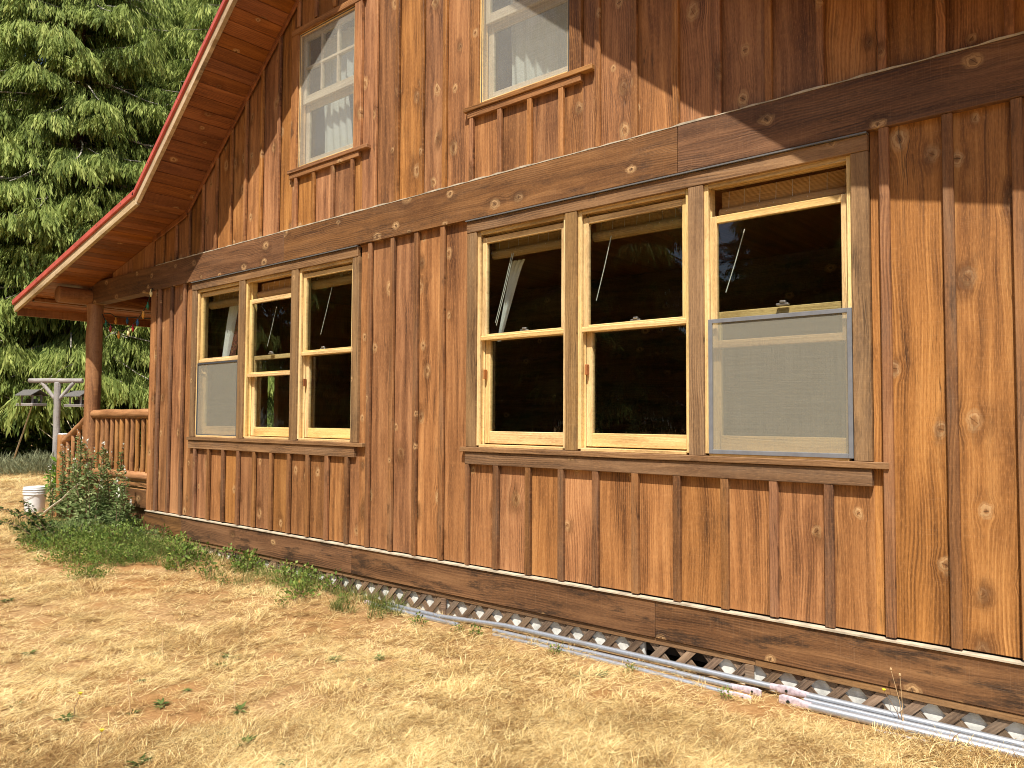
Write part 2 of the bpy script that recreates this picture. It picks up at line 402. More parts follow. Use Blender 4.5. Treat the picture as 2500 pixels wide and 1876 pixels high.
# ------------------------------------------------------------------ ground
def sst(x): x = np.clip(x, 0, 1); return x*x*(3-2*x)
def gz(x, y):
    x = np.asarray(x, float); y = np.asarray(y, float)
    z = -1.465 + .085*sst((-x-5.5)/4.) - .05*sst(-y/2.2)
    z = z + .012*np.sin(x*1.7+y*.6)*np.sin(y*1.3-x*.4) + .008*np.sin(x*3.9+1.)*np.sin(y*3.1)
    z = z - .03*sst((-.02-y)/.15)*0
    return z
def ground_mat():
    N = NT('dry_lawn_soil'); g = N.n('ShaderNodeNewGeometry'); P = g.outputs['Position']
    a = N.noise(P, 1.1, 4, .6); b = N.noise(P, 38, 4, .7); c_ = N.noise(P, 7, 3)
    cc = N.ramp(b, [(.25, (.17, .098, .042)), (.5, (.34, .210, .095)), (.78, (.56, .40, .20))])
    cc = N.mix(N.smooth(a, .40, .68, 0, .75), cc, (.30, .150, .052), 'MIX')
    cc = N.mix(N.smooth(c_, .62, .74, 0, .25), cc, (.16, .15, .05))
    return N.end(N.bsdf(cc, .95, 0, N.bump(b, .02, .8), .1))
M_['lawn'] = ground_mat()
def axis_(a, b, near0, near1, fine, coarse):
    return np.unique(np.concatenate([np.linspace(a, near0, coarse), np.linspace(near0, near1, fine), np.linspace(near1, b, coarse)]))
gx = axis_(-160, 120, -16, 4, 120, 30); gy = axis_(-130, 130, -7, 3, 70, 30)
GX, GY = np.meshgrid(gx, gy); V = np.stack([GX.ravel(), GY.ravel(), gz(GX, GY).ravel()], 1)
nx, ny = len(gx), len(gy); I = np.arange(nx*ny).reshape(ny, nx)
F = np.stack([I[:-1, :-1].ravel(), I[:-1, 1:].ravel(), I[1:, 1:].ravel(), I[1:, :-1].ravel()], 1)
me = npmesh('ground', V, F, 'lawn'); finish_smooth(me, 180)
tag(link('ground', me), 'dry straw coloured lawn sloping gently along the house', kind='structure')

# ------------------------------------------------------------------ house
HX0, HX1, HD = -9.30, -.32, 8.0
house = empty('wooden_house', (-4.81, 0, -1.46), 'brown board and batten wooden house with red roof edge and log porch', 'house')
KX, KZ, SU, SL_, RID = -8.487, 2.304, .81, .225, -4.81
def soff(x):
    if x > RID: x = 2*RID - x
    return KZ + (SU if x > KX else SL_)*(x-KX)
BAND0, BAND1, BASE0, BASE1 = 1.49, 1.775, -1.30, -1.066
grid_lo = [-8.812,-8.512,-8.20,-7.906,-7.609,-7.318,-7.024,-6.722,-6.425,-6.127,-5.84,-5.554,-5.276,-4.985,-4.697,-4.397,-4.12,-3.83,-3.532,-3.246,-2.968,-2.668,-2.379,-2.074,-1.787,-1.49,-1.194,-.906,-.62]
grid_up = [-9.066,-8.747,-8.446,-8.152,-7.868,-7.573,-7.29,-7.0,-6.70,-6.394,-6.115,-5.824,-5.54,-5.235,-4.954,-4.656,-4.392,-4.10,-3.817,-3.533,-3.253,-2.955,-2.67,-2.376,-2.10,-1.794,-1.508,-1.194,-.925,-.64]
# window rectangles: opening incl. casings
WINS_LO = [(-8.33, -5.42, -.20, 1.475), (-4.132, -1.271, -.20, 1.475)]
APR_LO = [(-8.335, -5.45, -.325, -.20), (-4.135, -1.272, -.325, -.20)]
WINS_UP = [(-6.49, -5.43, 2.345, 3.71), (-4.13, -3.085, 2.345, 3.71)]
APR_UP = [(-6.495, -5.447, 2.262, 2.345), (-4.138, -3.085, 2.262, 2.345)]
def cuts(a, b, z0, z1, rects):
    """split strip a..b into pieces around rects, list of (x0,x1,z0,z1)"""
    xs = {a, b}
    for r in rects:
        for q in r[:2]:
            if a < q < b: xs.add(q)
    xs = sorted(xs); out = []
    for x0, x1 in zip(xs, xs[1:]):
        if x1-x0 < .012: continue
        m = (x0+x1)/2; segs = [(z0, z1)]
        for r in rects:
            if r[0] < m < r[1]:
                n = []
                for p, q in segs:
                    if r[3] <= p or r[2] >= q: n.append((p, q)); continue
                    if r[2] > p: n.append((p, r[2]))
                    if r[3] < q: n.append((r[3], q))
                segs = n
        for p, q in segs:
            if q-p > .02: out.append((x0, x1, p, q))
    return out
def vboard(name, x0, x1, y0, y1, z0, z1, mat, top=None, bev=.0025):
    """upright board; top is a function giving the cut height at x"""
    m = MB()
    if top is None: m.box(x0, x1, y0, y1, z0, z1)
    else:
        pts = [(x0, z0), (x1, z0), (x1, top(x1))]
        for k in (KX, RID, 2*RID-KX):
            if x0+.004 < k < x1-.004: pts.append((k, top(k)))
        pts.append((x0, top(x0))); m.prism(pts, y0, y1)
    return add(name, m, mat, house, bevel=bev)
tops = lambda x: soff(x) - .004
def strip_edges(grid, left, right):
    e = [left] + grid + [right]; return list(zip(e, e[1:]))
for a, b in strip_edges(grid_lo, -9.12, HX1):
    for x0, x1, z0, z1 in cuts(a+.003, b-.003, BASE1+.006, BAND0+.03, WINS_LO):
        yo = R_.uniform(0, .003)
        vboard('wall_board', x0, x1, -.004+yo, .02, z0, z1, 'board')
for a, b in strip_edges(grid_up, HX0, HX1):
    for x0, x1, z0, z1 in cuts(a+.003, b-.003, BAND1-.03, 9, WINS_UP):
        yo = R_.uniform(0, .003); vboard('wall_board', x0, x1, -.004+yo, .02, z0, z1 if z1 < 8 else 0, 'board', tops if z1 > 8 else None)
bw = .0235
for x in [-9.105] + grid_lo:
    wd = bw if x > -9 else .03
    for x0, x1, z0, z1 in cuts(x-wd, x+wd, BASE1+.004, BAND0-.001, WINS_LO+APR_LO):
        if x1-x0 > .02: vboard('batten', x0, x1, -.035-R_.uniform(0, .003), -.012, z0+R_.uniform(0, .006), z1, 'batten')
for x in grid_up[:]:
    for x0, x1, z0, z1 in cuts(x-.020, x+.020, BAND1+.006, 9, WINS_UP+APR_UP):
        if x1-x0 > .02: vboard('batten', x0, x1, -.033-R_.uniform(0, .003), -.011, z0+R_.uniform(0, .006), z1 if z1 < 8 else 0, 'board', tops if z1 > 8 else None)
vboard('corner_board', HX0-.022, -9.19, -.030, -.004, BASE1, BAND0-.001, 'board')
# belly band, base boards, flashings
for x0, x1 in ((HX0-.03, -6.56), (-6.556, -2.362), (-2.358, HX1)):
    add('belly_band', MB().box(x0, x1, -.042, .0, BAND0, BAND1), 'band', house, bevel=.003)
def ragged(x0, x1, y0, y1, z0, zt, n, amp):
    xs = np.linspace(x0, x1, n); hs = [zt + R_.uniform(-amp, amp) for _ in xs]
    m = MB()
    V_ = [(x_, y, z) for x_, h_ in zip(xs, hs) for (y, z) in ((y0, z0), (y0, h_), (y1, h_), (y1, z0))]
    F_ = [(0, 3, 2, 1), tuple(4*(n-1)+k for k in range(4))]
    for i in range(n-1):
        for k in range(4): F_.append((4*i+k, 4*i+(k+1) % 4, 4*i+4+(k+1) % 4, 4*i+4+k))
    return m.poly(V_, F_)
add('band_flashing', ragged(-9.2, HX1, -.044, -.003, BAND1+.0005, BAND1+.009, 120, .005), 'flash', house)
for x0, x1 in ((HX0-.012, -8.44), (-8.438, -5.46), (-5.457, -2.525), (-2.522, HX1)):
    add('base_board', MB().box(x0, x1, -.040, .01, BASE0, BASE1-.012), 'base', house, bevel=.003)
add('base_flashing', ragged(HX0-.012, HX1, -.050, .0, BASE1-.0115, BASE1-.002, 60, .0016), 'flash', house)
for x0, x1 in ((HX0, -6.72), (-6.716, -4.45), (-4.446, -1.90), (-1.897, HX1)):
    add('skirt_rail', MB().box(x0, x1, -.028 - (.006 if x0 > -2 else 0), -.002, -1.340, -1.3025), 'sill', house, bevel=.003)
add('skirt_backing', MB().box(HX0, HX1, .022, .04, -1.40, BASE0-.001), 'sheath', house)
# lattice under the skirt
lat = empty('lattice', (-4.8, .01, -1.5), parent=house)
x = HX0+.1; k = 0
while x < HX1-.15:
    for sgn in (-1, 1):
        L = .30; th = math.atan(sgn*1.0)
        m = MB().box(-L/2, L/2, -.0035, .0035, -.021, .021)
        xx = x + (0 if sgn > 0 else .0875)
        add('slat', m, 'lattice', lat, origin=(xx, -.0200 if sgn > 0 else -.0120, -1.428), rot=(0, -th, 0))
    x += .175
for x in (-6.62, -4.35, -1.93): add('lattice_stile', MB().box(x-.025, x+.025, -.034, -.024, -1.55, -1.342), 'lattice', lat)
for x0, x1 in ((HX0+.1, -2.62), (-2.17, HX1)):
    add('foundation_wall', MB().box(x0, x1, -.001, .020, -1.7, -1.3415), 'cement', house)
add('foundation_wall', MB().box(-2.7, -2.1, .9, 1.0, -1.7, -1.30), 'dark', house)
# sheathing behind the boards, with window holes; other walls, floors
m = MB()
hole = [(-8.25, -5.50, -.19, 1.40), (-4.04, -1.36, -.19, 1.40)]
for x0, x1, z0, z1 in cuts(HX0, HX1, -1.30, 1.78, hole): m.box(x0, x1, .021, .05, z0, z1)
holeu = [(-6.40, -5.52, 2.35, 3.65), (-4.04, -3.17, 2.35, 3.65)]
for x0, x1, z0, z1 in cuts(-8.48, -1.14, 1.78, 2.30, holeu): m.box(x0, x1, .021, .05, z0, z1)
m.prism([(HX0, 1.78), (-8.481, 1.78), (-8.481, 2.29), (HX0, soff(HX0)-.01)], .021, .05)
m.prism([(-1.139, 1.78), (HX1, 1.78), (HX1, soff(HX1)-.01), (-1.139, 2.29)], .021, .05)
def gable_piece(x0, x1, z0):
    pts = [(x0, z0), (x1, z0), (x1, max(z0, soff(x1)-.01))]
    if x0 < RID < x1: pts.append((RID, soff(RID)-.01))
    pts.append((x0, max(z0, soff(x0)-.01))); m.prism(pts, .021, .05)
gable_piece(-8.48, -6.401, 2.3001); gable_piece(-6.40, -5.52, 3.651); gable_piece(-5.519, -4.041, 2.3001)
gable_piece(-4.04, -3.17, 3.651); gable_piece(-3.169, -1.14, 2.3001)
add('wall_sheathing', m, 'sheath', house)
for y0, y1, z0, z1 in ((.06, 1.25, -1.5, 0), (1.62, HD, -1.5, 0), (1.251, 1.619, -1.5, -.15), (1.251, 1.619, .62, 0), (1.36, 1.46, -.149, .619)):
    add('side_wall', MB().box(HX0, HX0+.1, y0, y1, z0, z1 or soff(HX0)-.02), 'board', house)
add('side_wall', MB().box(HX1-.1, HX1, .06, HD, -1.5, soff(HX1)-.02), 'board', house)
add('back_wall', MB().prism([(HX0+.11, -1.5), (HX1-.11, -1.5), (HX1-.11, soff(HX1-.11)-.03), (2*RID-KX, KZ-.03), (RID, soff(RID)-.03), (KX, KZ-.03), (HX0+.11, soff(HX0+.11)-.03)], HD-.1, HD), 'board', house)
add('ground_floor', MB().box(HX0+.11, HX1-.11, .06, HD-.11, -.95, -.80), 'log_x', house)
add('upper_floor', MB().box(HX0+.11, HX1-.11, .06, HD-.11, 1.62, 1.80), 'log_y', house)
add('inner_partition', MB().box(-8.9, -.5, 3.2, 3.3, -.79, 1.61), 'base', house)

# ------------------------------------------------------------------ windows
def frame_boxes(x0, x1, z0, z1, y0, y1, l, t, b):
    return (MB().box(x0, x0+l, y0, y1, z0, z1).box(x1-l, x1, y0, y1, z0, z1),
            MB().box(x0+l+.0004, x1-l-.0004, y0, y1, z1-t, z1).box(x0+l+.0004, x1-l-.0004, y0, y1, z0, z0+b))
def extr(poly, axis, a, b):
    n = len(poly); P = lambda p, t: (p[0], p[1], t) if axis == 'Z' else (t, p[1], p[0])
    m = MB(); m.poly([P(p, a) for p in poly]+[P(p, b) for p in poly], [tuple(range(n)), tuple(range(2*n-1, n-1, -1))]+[(i, i+n, (i+1) % n+n, (i+1) % n) for i in range(n)])
    return m
def sash(win, nm, x0, x1, z0, z1, y0, y1, l=.043, t=.043, b=.043, kind='sash', horn=0):
    for p, q in ((x0, x0+l), (x1-l, x1)): add(nm+'_stile', MB().box(p, q, y0, y1, z0, z1), kind+'_v', win, bevel=.003)
    for p, q in ((z1-t, z1), (z0, z0+b)): add(nm+'_rail', MB().box(x0+l+.0004, x1-l-.0004, y0, y1, p, q), kind+'_h', win, bevel=.003)
    if horn: add('meeting_rail', MB().box(x0-.006, x1+.006, y0-.012, y0-.001, z0-.004, z0+horn), kind+'_h', win, bevel=.004)
    ym = (y0+y1)/2
    add('pane', MB().box(x0+l-.004, x1-l+.004, ym-.002, ym+.002, z0+b-.004, z1-t+.004), 'glass', win)
PROF = [(-.012, -.013), (.026, -.013), (.026, -.002), (.012, -.002), (.012, .001), (.024, .001), (.024, .009), (.012, .009), (.012, .047), (.020, .047), (.020, .053), (.012, .053), (.012, .105), (-.012, .105)]
def jamb(win, x0, x1, z0, z1, kind='sash'):
    add('jamb', extr([(x0+p, y) for p, y in PROF], 'Z', z0, z1), kind+'_v', win, bevel=.0015)
    add('jamb', extr([(x1-p, y) for p, y in PROF], 'Z', z0, z1), kind+'_v', win, bevel=.0015)
    add('head_jamb', extr([(z1-p, y) for p, y in PROF], 'X', x0+.0265, x1-.0265), kind+'_h', win, bevel=.0015)
    add('sill_board', MB().box(x0+.027, x1-.027, -.020, .110, z0-.012, z0+.008), kind+'_h', win, bevel=.002)
def screen(win, x0, x1, z0, z1, y, fwid, fm, mm):
    for p, q in ((x0, x0+fwid), (x1-fwid, x1)): add('screen_frame', MB().box(p, q, y-.006, y+.006, z0, z1), fm, win, bevel=.0015)
    for p, q in ((z0, z0+fwid), (z1-fwid, z1)): add('screen_frame', MB().box(x0+fwid+.0003, x1-fwid-.0003, y-.006, y+.006, p, q), fm, win, bevel=.0015)
    add('screen_mesh', MB().box(x0+fwid-.003, x1-fwid+.003, y+.0005, y+.0012, z0+fwid-.003, z1-fwid+.003), mm, win)
def blind(win, x0, x1, ztop, zbot, roll=.036):
    y = .14
    add('bamboo_blind', MB().box(x0, x1, y, y+.006, zbot+roll, ztop), 'bamboo', win)
    add('blind_roll', MB().tube([(x0, y-.01, zbot+roll), (x1, y-.01, zbot+roll)], roll, 12), 'bamboo', win)
    n = 8
    for i in range(n):
        xx = x0 + (x1-x0)*(i+.5)/n
        add('blind_cord', MB().tube([(xx, y-.004, ztop), (xx, y-.012, zbot+2*roll), (xx, y-.012-roll*.9, zbot+roll*1.3), (xx, y-.008-roll*.6, zbot+.006)], .0014, 4), 'cordw', win)
def pull(win, x0, z0, x1, z1):
    add('pull_cord', MB().tube([(x0, .10, z0), ((x0+x1)/2+.003, .100, (z0+z1)/2), (x1, .10, z1)], .003, 5), 'cordw', win)
def latch(win, x, z): 
    add('sash_lock', MB().box(x-.035, x+.035, .02, .045, z, z+.012).box(x-.012, x+.02, .015, .035, z+.0125, z+.026), 'hinge', win, bevel=.003)
def trim(win, x0, x1, sx0, sx1, ax0, ax1, cl, cr, z0, z1, hz, hx0, hx1, mulls, mat='casing', smat='sill'):
    for a, b in ((x0, x0+cl), (x1-cr, x1)): add('casing', MB().box(a, b, -.032, .0, z0, z1), mat, win, bevel=.003)
    for a, b in mulls: add('mullion', MB().box(a, b, -.033, .08, z0, z1), mat, win, bevel=.003)
    add('head_casing', MB().box(hx0, hx1, -.036, .0, z1+.001, hz), smat, win, bevel=.003)
    add('sill', MB().box(sx0, sx1, -.050, .02, z0-.035, z0-.001), smat, win, bevel=.003)
    add('apron', MB().box(ax0, ax1, -.038, -.003, z0-.125 if mat == 'casing' else z0-.085, z0-.036), smat, win, bevel=.003)
def unit(win, x0, x1, zb, zt, u, l, horn=.03):
    jamb(win, x0, x1, zb+.012, zt)
    sash(win, 'upper_sash', x0+.022, x1-.022, u[0], u[1], .012, .044, horn=horn)
    sash(win, 'lower_sash', x0+.018, x1-.018, l[0], l[1], .055, .088, l=.048, t=.042, b=.088)
# wide triple window
W2 = empty('triple_window', (-2.7, 0, -.235), parent=house)
trim(W2, -4.132, -1.271, -4.178, -1.189, -4.135, -1.272, .095, .088, -.20, 1.39, 1.475, -4.135, -1.272, [(-3.214, -3.118), (-2.295, -2.199)])
add('drip_cap', MB().box(-4.135, -1.272, -.050, -.001, 1.4765, 1.4845), 'capm', W2)
unit(W2, -4.037, -3.214, -.20, 1.39, (.585, 1.345), (-.172, .625))
unit(W2, -3.118, -2.295, -.20, 1.39, (.585, 1.345), (-.172, .625))
unit(W2, -2.199, -1.359, -.20, 1.39, (.425, 1.20), (-.172, .640), horn=.0)
for a, b, zt_, zb_ in ((-4.0, -3.25, 1.36, 1.20), (-3.08, -2.33, 1.36, 1.20), (-2.16, -1.39, 1.37, 1.20)): blind(W2, a, b, zt_, zb_)
screen(W2, -2.172, -1.364, -.188, .590, -.020, .024, 'frame_grey', 'screen')
for a in (-3.62, -2.70): latch(W2, a, .628)
latch(W2, -1.75, .642)
pull(W2, -3.80, 1.22, -3.96, .72); pull(W2, -3.785, 1.22, -3.95, .70); pull(W2, -2.93, 1.22, -3.05, .80); pull(W2, -2.0, 1.12, -2.12, .76)
for a in (-4.005, -3.085): add('sash_stop', MB().box(a, a+.014, .02, .05, .30, .37), 'soffit', W2, bevel=.002)
# smaller triple window
W1 = empty('triple_window', (-6.87, 0, -.235), parent=house)
trim(W1, -8.33, -5.42, -8.352, -5.325, -8.335, -5.45, .095, .088, -.20, 1.39, 1.475, -8.335, -5.437, [(-7.36, -7.25), (-6.43, -6.32)])
add('drip_cap', MB().box(-8.335, -5.437, -.050, -.001, 1.4765, 1.4845), 'capm', W1)
unit(W1, -8.235, -7.36, -.20, 1.39, (.60, 1.355), (-.172, .62))
unit(W1, -7.25, -6.43, -.20, 1.39, (.415, 1.19), (-.172, .625))
unit(W1, -6.32, -5.508, -.20, 1.39, (.585, 1.345), (-.172, .625))
for a, b, zt_, zb_ in ((-8.2, -7.39, 1.35, 1.19), (-7.22, -6.46, 1.37, 1.20), (-6.29, -5.54, 1.35, 1.21)): blind(W1, a, b, zt_, zb_, .045)
screen(W1, -8.212, -7.382, -.188, .592, -.010, .016, 'frame_dark', 'screen')
latch(W1, -6.0, .628); latch(W1, -6.85, .628)
pull(W1, -6.88, 1.1, -7.03, .72); pull(W1, -5.98, 1.2, -6.14, .78)
add('sash_stop', MB().box(-6.29, -6.276, .02, .05, .30, .37), 'soffit', W1, bevel=.002)
def curtain(win, x0, x1, z0, z1, y, mat, folds=7, amp=.02, pinch=None, lower=None):
    n, mz = folds*6, 14; V_ = []
    for j in range(mz+1):
        t = j/mz; z = z1 + (z0-z1)*t
        a, b = x0, x1
        if pinch: a = x0 + pinch[0]*t**.8; b = x1 + pinch[1]*t**.8
        for i in range(n+1):
            q = i/n; zz = z
            if lower: zz = z1 + (lower(q)-z1)*t
            V_.append((a+(b-a)*q, y+amp*math.sin(q*folds*2*math.pi+.8*math.sin(3*t)), zz))
    F_ = [(j*(n+1)+i, j*(n+1)+i+1, (j+1)*(n+1)+i+1, (j+1)*(n+1)+i) for j in range(mz) for i in range(n)]
    m = MB(); m.poly(V_, F_); m.sm = True
    return add('curtain', m, mat, win)
curtain(W1, -7.98, -7.78, .62, 1.24, .22, 'cloth', 3, .02, (-.14, -.22)); curtain(W1, -7.77, -7.66, .62, 1.24, .225, 'rust', 2, .015, (-.22, -.22))
curtain(W2, -3.93, -3.80, .60, 1.20, .25, 'cloth', 3, .015, (-.14, -.24))
# upper windows
def upper_window(x0, x1, sx0, sx1, ax0, ax1, hx0, hx1, curt):
    W = empty('sash_window', ((x0+x1)/2, 0, 2.31), parent=house)
    trim(W, x0, x1, sx0, sx1, ax0, ax1, .10, .10, 2.347, 3.64, 3.70, hx0, hx1, [], 'board', 'trim_x')
    a, b = x0+.10, x1-.10
    jamb(W, a, b, 2.36, 3.64, 'sash')
    sash(W, 'upper_sash', a+.022, b-.022, 2.965, 3.62, .020, .052, t=.05, b=.075, kind='cream')
    sash(W, 'lower_sash', a+.018, b-.018, 2.375, 2.975, .060, .090, l=.05, t=.06, b=.075, kind='cream')
    zz0, zz1 = 3.04, 3.57; xa, xb = a+.065, b-.065
    for i in (1, 2):
        xx = xa+(xb-xa)*i/3; add('muntin', MB().box(xx-.012, xx+.012, .018, .054, zz0, zz1), 'cream_v', W, bevel=.002)
    zc = (zz0+zz1)/2; add('muntin', MB().box(xa, xb, .0165, .0555, zc-.012, zc+.012), 'cream_h', W, bevel=.002)
    screen(W, a+.012, b-.012, 2.358, 3.632, -.008, .010, 'frame_dark', 'screen_up')
    for cargs in curt: curtain(W, *cargs[0], **cargs[1])
    return W
upper_window(-6.49, -5.43, -6.512, -5.32, -6.495, -5.447, -6.495, -5.40, [
    ((-6.26, -5.62, 3.02, 3.6, .16, 'cloth', 6, .014), {}),
    ((-6.22, -5.86, 2.36, 3.02, .15, 'cloth', 4, .012), dict(pinch=(.02, .10))) ])
upper_window(-4.13, -3.085, -4.17, -2.985, -4.138, -3.085, -4.135, -3.08, [
    ((-3.92, -3.20, 2.36, 3.6, .17, 'cloth', 7, .016), dict(pinch=(.05, 0))) ])

# ------------------------------------------------------------------ roof
OH = -.60
roof = empty('roof', (RID, OH, 5.28), parent=house)
angU, angL = math.atan(SU), math.atan(SL_)
def slope_board(x0, x1, y0, y1, dz0, dz1, name, mat, bev=.002):
    """piece following the soffit line from x0 to x1 (one pitch), dz offsets"""
    z0_, z1_ = soff(x0), soff(x1); L = math.hypot(x1-x0, z1_-z0_); an = math.atan2(z1_-z0_, x1-x0); cz = math.cos(an)
    m = MB().box(0, L, y0, y1, dz0*cz, dz1*cz)
    return add(name, m, mat, roof, origin=(x0, 0, z0_), rot=(0, -an, 0), bevel=bev)
def soffit_run(xa, xb, step, y1):
    n = max(1, round((xb-xa)/step)); st = (xb-xa)/n
    for i in range(n):
        slope_board(xa+i*st+.0012, xa+(i+1)*st-.0012, OH+.041, y1, .0, .018, 'soffit_board', 'soffit', .005)
cu, cl_ = math.cos(angU), math.cos(angL)
soffit_run(KX, RID, .138*cu, -.002)
soffit_run(HX0, KX, .138*cl_, -.002)
soffit_run(-12.13, HX0-.001, .138*cl_, HD)
for i, (a, b) in enumerate(((-12.17, KX), (KX, RID), (RID, 2*RID-KX), (2*RID-KX, 2*RID+12.17))):
    slope_board(a, b, OH, OH+.04, -.050, .050, 'fascia_board', 'fascia', .003)
    slope_board(a, b, OH-.022, OH+.02, .0515, .116, 'metal_edge', 'red', .004)
    slope_board(a, b, OH+.021, HD+.4, .060, .110, 'roofing', 'red', 0)
    slope_board(a, b, OH+.042, HD+.38, .019, .059, 'roof_deck', 'dark', 0)
    if i > 1: slope_board(a, b, OH+.041, HD if i == 3 else -.002, .0, .018, 'soffit_panel', 'soffit', 0)
    if i < 2: slope_board(a if i else HX0, b, -.045, -.026, -.062, -.002, 'rake_trim', 'soffit', .004)
# screw heads on the metal edge
for xx in np.arange(-11.9, RID, .62):
    zz = soff(xx)+.086; add('screw', MB().box(xx-.005, xx+.005, OH-.0265, OH-.0225, zz-.005, zz+.005), 'hinge', roof)
add('eave_fascia', MB().box(-12.175, -12.14, OH+.042, HD, 1.385, 1.50), 'log_y', roof, bevel=.003)
add('soffit_vent', MB().box(-11.80, -11.72, OH+.1, HD, soff(-11.8)-.010, soff(-11.8)-.002), 'frame_dark', roof)
add('eave_strip', MB().box(-11.70, -11.66, OH+.1, HD, soff(-11.8)-.020, soff(-11.7)-.002), 'log_y', roof)

# ------------------------------------------------------------------ porch
PX = -11.06
porch = empty('porch', (-10.2, 0, -.85), parent=house)
def log(name, path, r0, mat, n=10, wob=.006, parent=porch, seg=14):
    a, b = Vector(path[0]), Vector(path[1]); pts = []; rr = []
    for i in range(n+1):
        t = i/n; pts.append(a.lerp(b, t) + Vector((R_.uniform(-wob, wob), R_.uniform(-wob, wob), R_.uniform(-wob, wob)))*(.6 if 0 < i < n else 0)); rr.append(r0*(1+R_.uniform(-.04, .04)))
    ax = (b-a).normalized()
    pts = [pts[0]-ax*.0] + [pts[0]+ax*.012] + pts[1:-1] + [pts[-1]-ax*.012, pts[-1]]
    rr = [rr[0]*.86] + [rr[0]] + rr[1:-1] + [rr[-1], rr[-1]*.86]
    return add(name, MB().tube(pts, rr, seg), mat, parent)
log('porch_post', ((PX, .02, -.85), (PX, .02, 1.50)), .098, 'log_z')
log('porch_post', ((PX, 4.0, -.85), (PX, 4.0, 1.50)), .098, 'log_z')
log('plate_log', ((PX-.03, -.44, 1.585), (PX-.03, HD, 1.585)), .105, 'log_y', 14)
bt = lambda x: min(BAND1, soff(x)-.004)
m = MB().prism([(-11.34, BAND0), (HX0-.031, BAND0), (HX0-.031, BAND1), (-10.82, BAND1-.0), (-11.34, bt(-11.34))], -.04, .10)
add('porch_beam', m, 'band', porch, bevel=.003)
for i in range(6):
    x0 = HX0-.03-.29*(i+1); x1 = x0+.285
    if soff(x0)-.01 < BAND1+.01: 
        continue
    add('gable_board', MB().prism([(x0, BAND1+.001), (x1, BAND1+.001), (x1, soff(x1)-.004), (x0, soff(x0)-.004)], .0, .02), 'board', porch, bevel=.003)
for i in range(13):
    y0 = .03+i*.145
    add('deck_board', MB().box(-11.25, HX0-.02, y0, y0+.138, -.875, -.85), 'log_x', porch, bevel=.004)
add('deck_fill', MB().box(-11.25, HX0-.02, 1.92, HD, -.88, -.85), 'log_x', porch)
add('rim_board', MB().box(-11.27, HX0-.02, -.012, .028, -1.06, -.852), 'band', porch, bevel=.003)
for i in range(7):
    x0 = HX0-.03-.28*(i+1); add('skirt_board', MB().box(x0, x0+.27, .03, .05, -1.5, -1.062), 'base', porch, bevel=.003)
rail = log('handrail', ((PX+.06, .02, .045), (HX0-.02, .02, .050)), .058, 'log_x', 8)
log('lower_rail', ((PX+.06, .02, -.70), (HX0-.02, .02, -.695)), .055, 'log_x', 8)
for i in range(11):
    xx = -10.86+i*.1465
    log('baluster', ((xx, .02, -.68), (xx+R_.uniform(-.008, .008), .02, .01)), .029+R_.uniform(-.002, .003), 'log_z', 6, .005, seg=9)
# stair rail and steps running down to the left
NX = -12.02
log('newel_post', ((NX, .02, -1.42), (NX, .02, -.235)), .074, 'log_z')
add('newel_cap', MB().lathe([(0, -.222), (.060, -.222), (.068, -.2345)], NX, .02, 14), 'white', porch)
log('stair_rail', ((NX+.05, .02, -.335), (PX-.06, .02, .02)), .048, 'log_x', 6)
for i in range(4):
    xx = NX+.18+i*.185; zt_ = -.335+(xx-NX-.05)*.405
    log('baluster', ((xx, .02, -1.10+i*.08), (xx, .02, zt_-.01)), .029, 'log_z', 5, .004, seg=9)
for i in range(3):
    add('stair_tread', MB().box(-11.28-.30*(i+1), -11.285-.30*i, -.02, 1.3, -.85-.16*(i+1)-.04, -.85-.16*(i+1)), 'log_y', porch, bevel=.004)
add('stair_stringer', MB().prism([(-12.3, -1.45), (-11.28, -1.45), (-11.28, -.9), (-12.3, -1.38)], -.05, -.021), 'base', porch)

# ------------------------------------------------------------------ string of lights
sl_ = empty('string_lights', (-10.1, -.04, 1.3), 'dark cord of coloured bulbs drooping between porch post and house corner', 'string lights')
def onplane(px, py, y):
    """point of the plane Y=y seen at photo pixel px,py (used once to lay things out)"""
    d = (px-1250)/FPX*r2 - (py-938)/FPX*u2 + fw
    t = (4.25+y)/d.y; return Vector((d.x*t, y, d.z*t))
pts = [onplane(*q, -.06) for q in ((372, 703), (370, 712), (361, 740), (350, 760), (336, 780), (323, 794), (305, 806), (289, 810), (271, 794), (258, 785), (250, 768))]
add('cord', MB().tube(pts, .006, 5), 'cord', sl_)
pts2 = [onplane(*q, .25) for q in ((255, 766), (270, 766), (283, 774), (312, 775), (330, 776), (352, 778), (374, 779))]
add('cord', MB().tube(pts2, .006, 5), 'cord', sl_)
bc = {'amber': (.75, .35, .05), 'green': (.03, .16, .07), 'blue': (.03, .11, .22), 'ruby': (.35, .015, .02), 'cream': (.85, .72, .35)}
for k_, v_ in bc.items(): M_['bulb_'+k_] = plain('bulb_'+k_, v_, .25)
for (px, py, y, kk) in ((369, 709, -.06, 'cream'), (361, 741, -.06, 'green'), (350, 762, -.06, 'amber'), (336, 781, -.06, 'blue'), (325, 795, -.06, 'ruby'), (314, 805, -.06, 'cream'), (290, 812, -.06, 'amber'), (270, 796, -.06, 'ruby'), (259, 785, -.06, 'green'),
                        (283, 778, .25, 'amber'), (311, 777, .25, 'blue')):
    p_ = onplane(px, py, y)
    add('bulb', MB().lathe([(0, p_.z+.012), (.009, p_.z+.012), (.010, p_.z-.010), (.019, p_.z-.030), (.016, p_.z-.055), (.006, p_.z-.078), (0, p_.z-.082)], p_.x, p_.y, 10), 'bulb_'+kk, sl_)

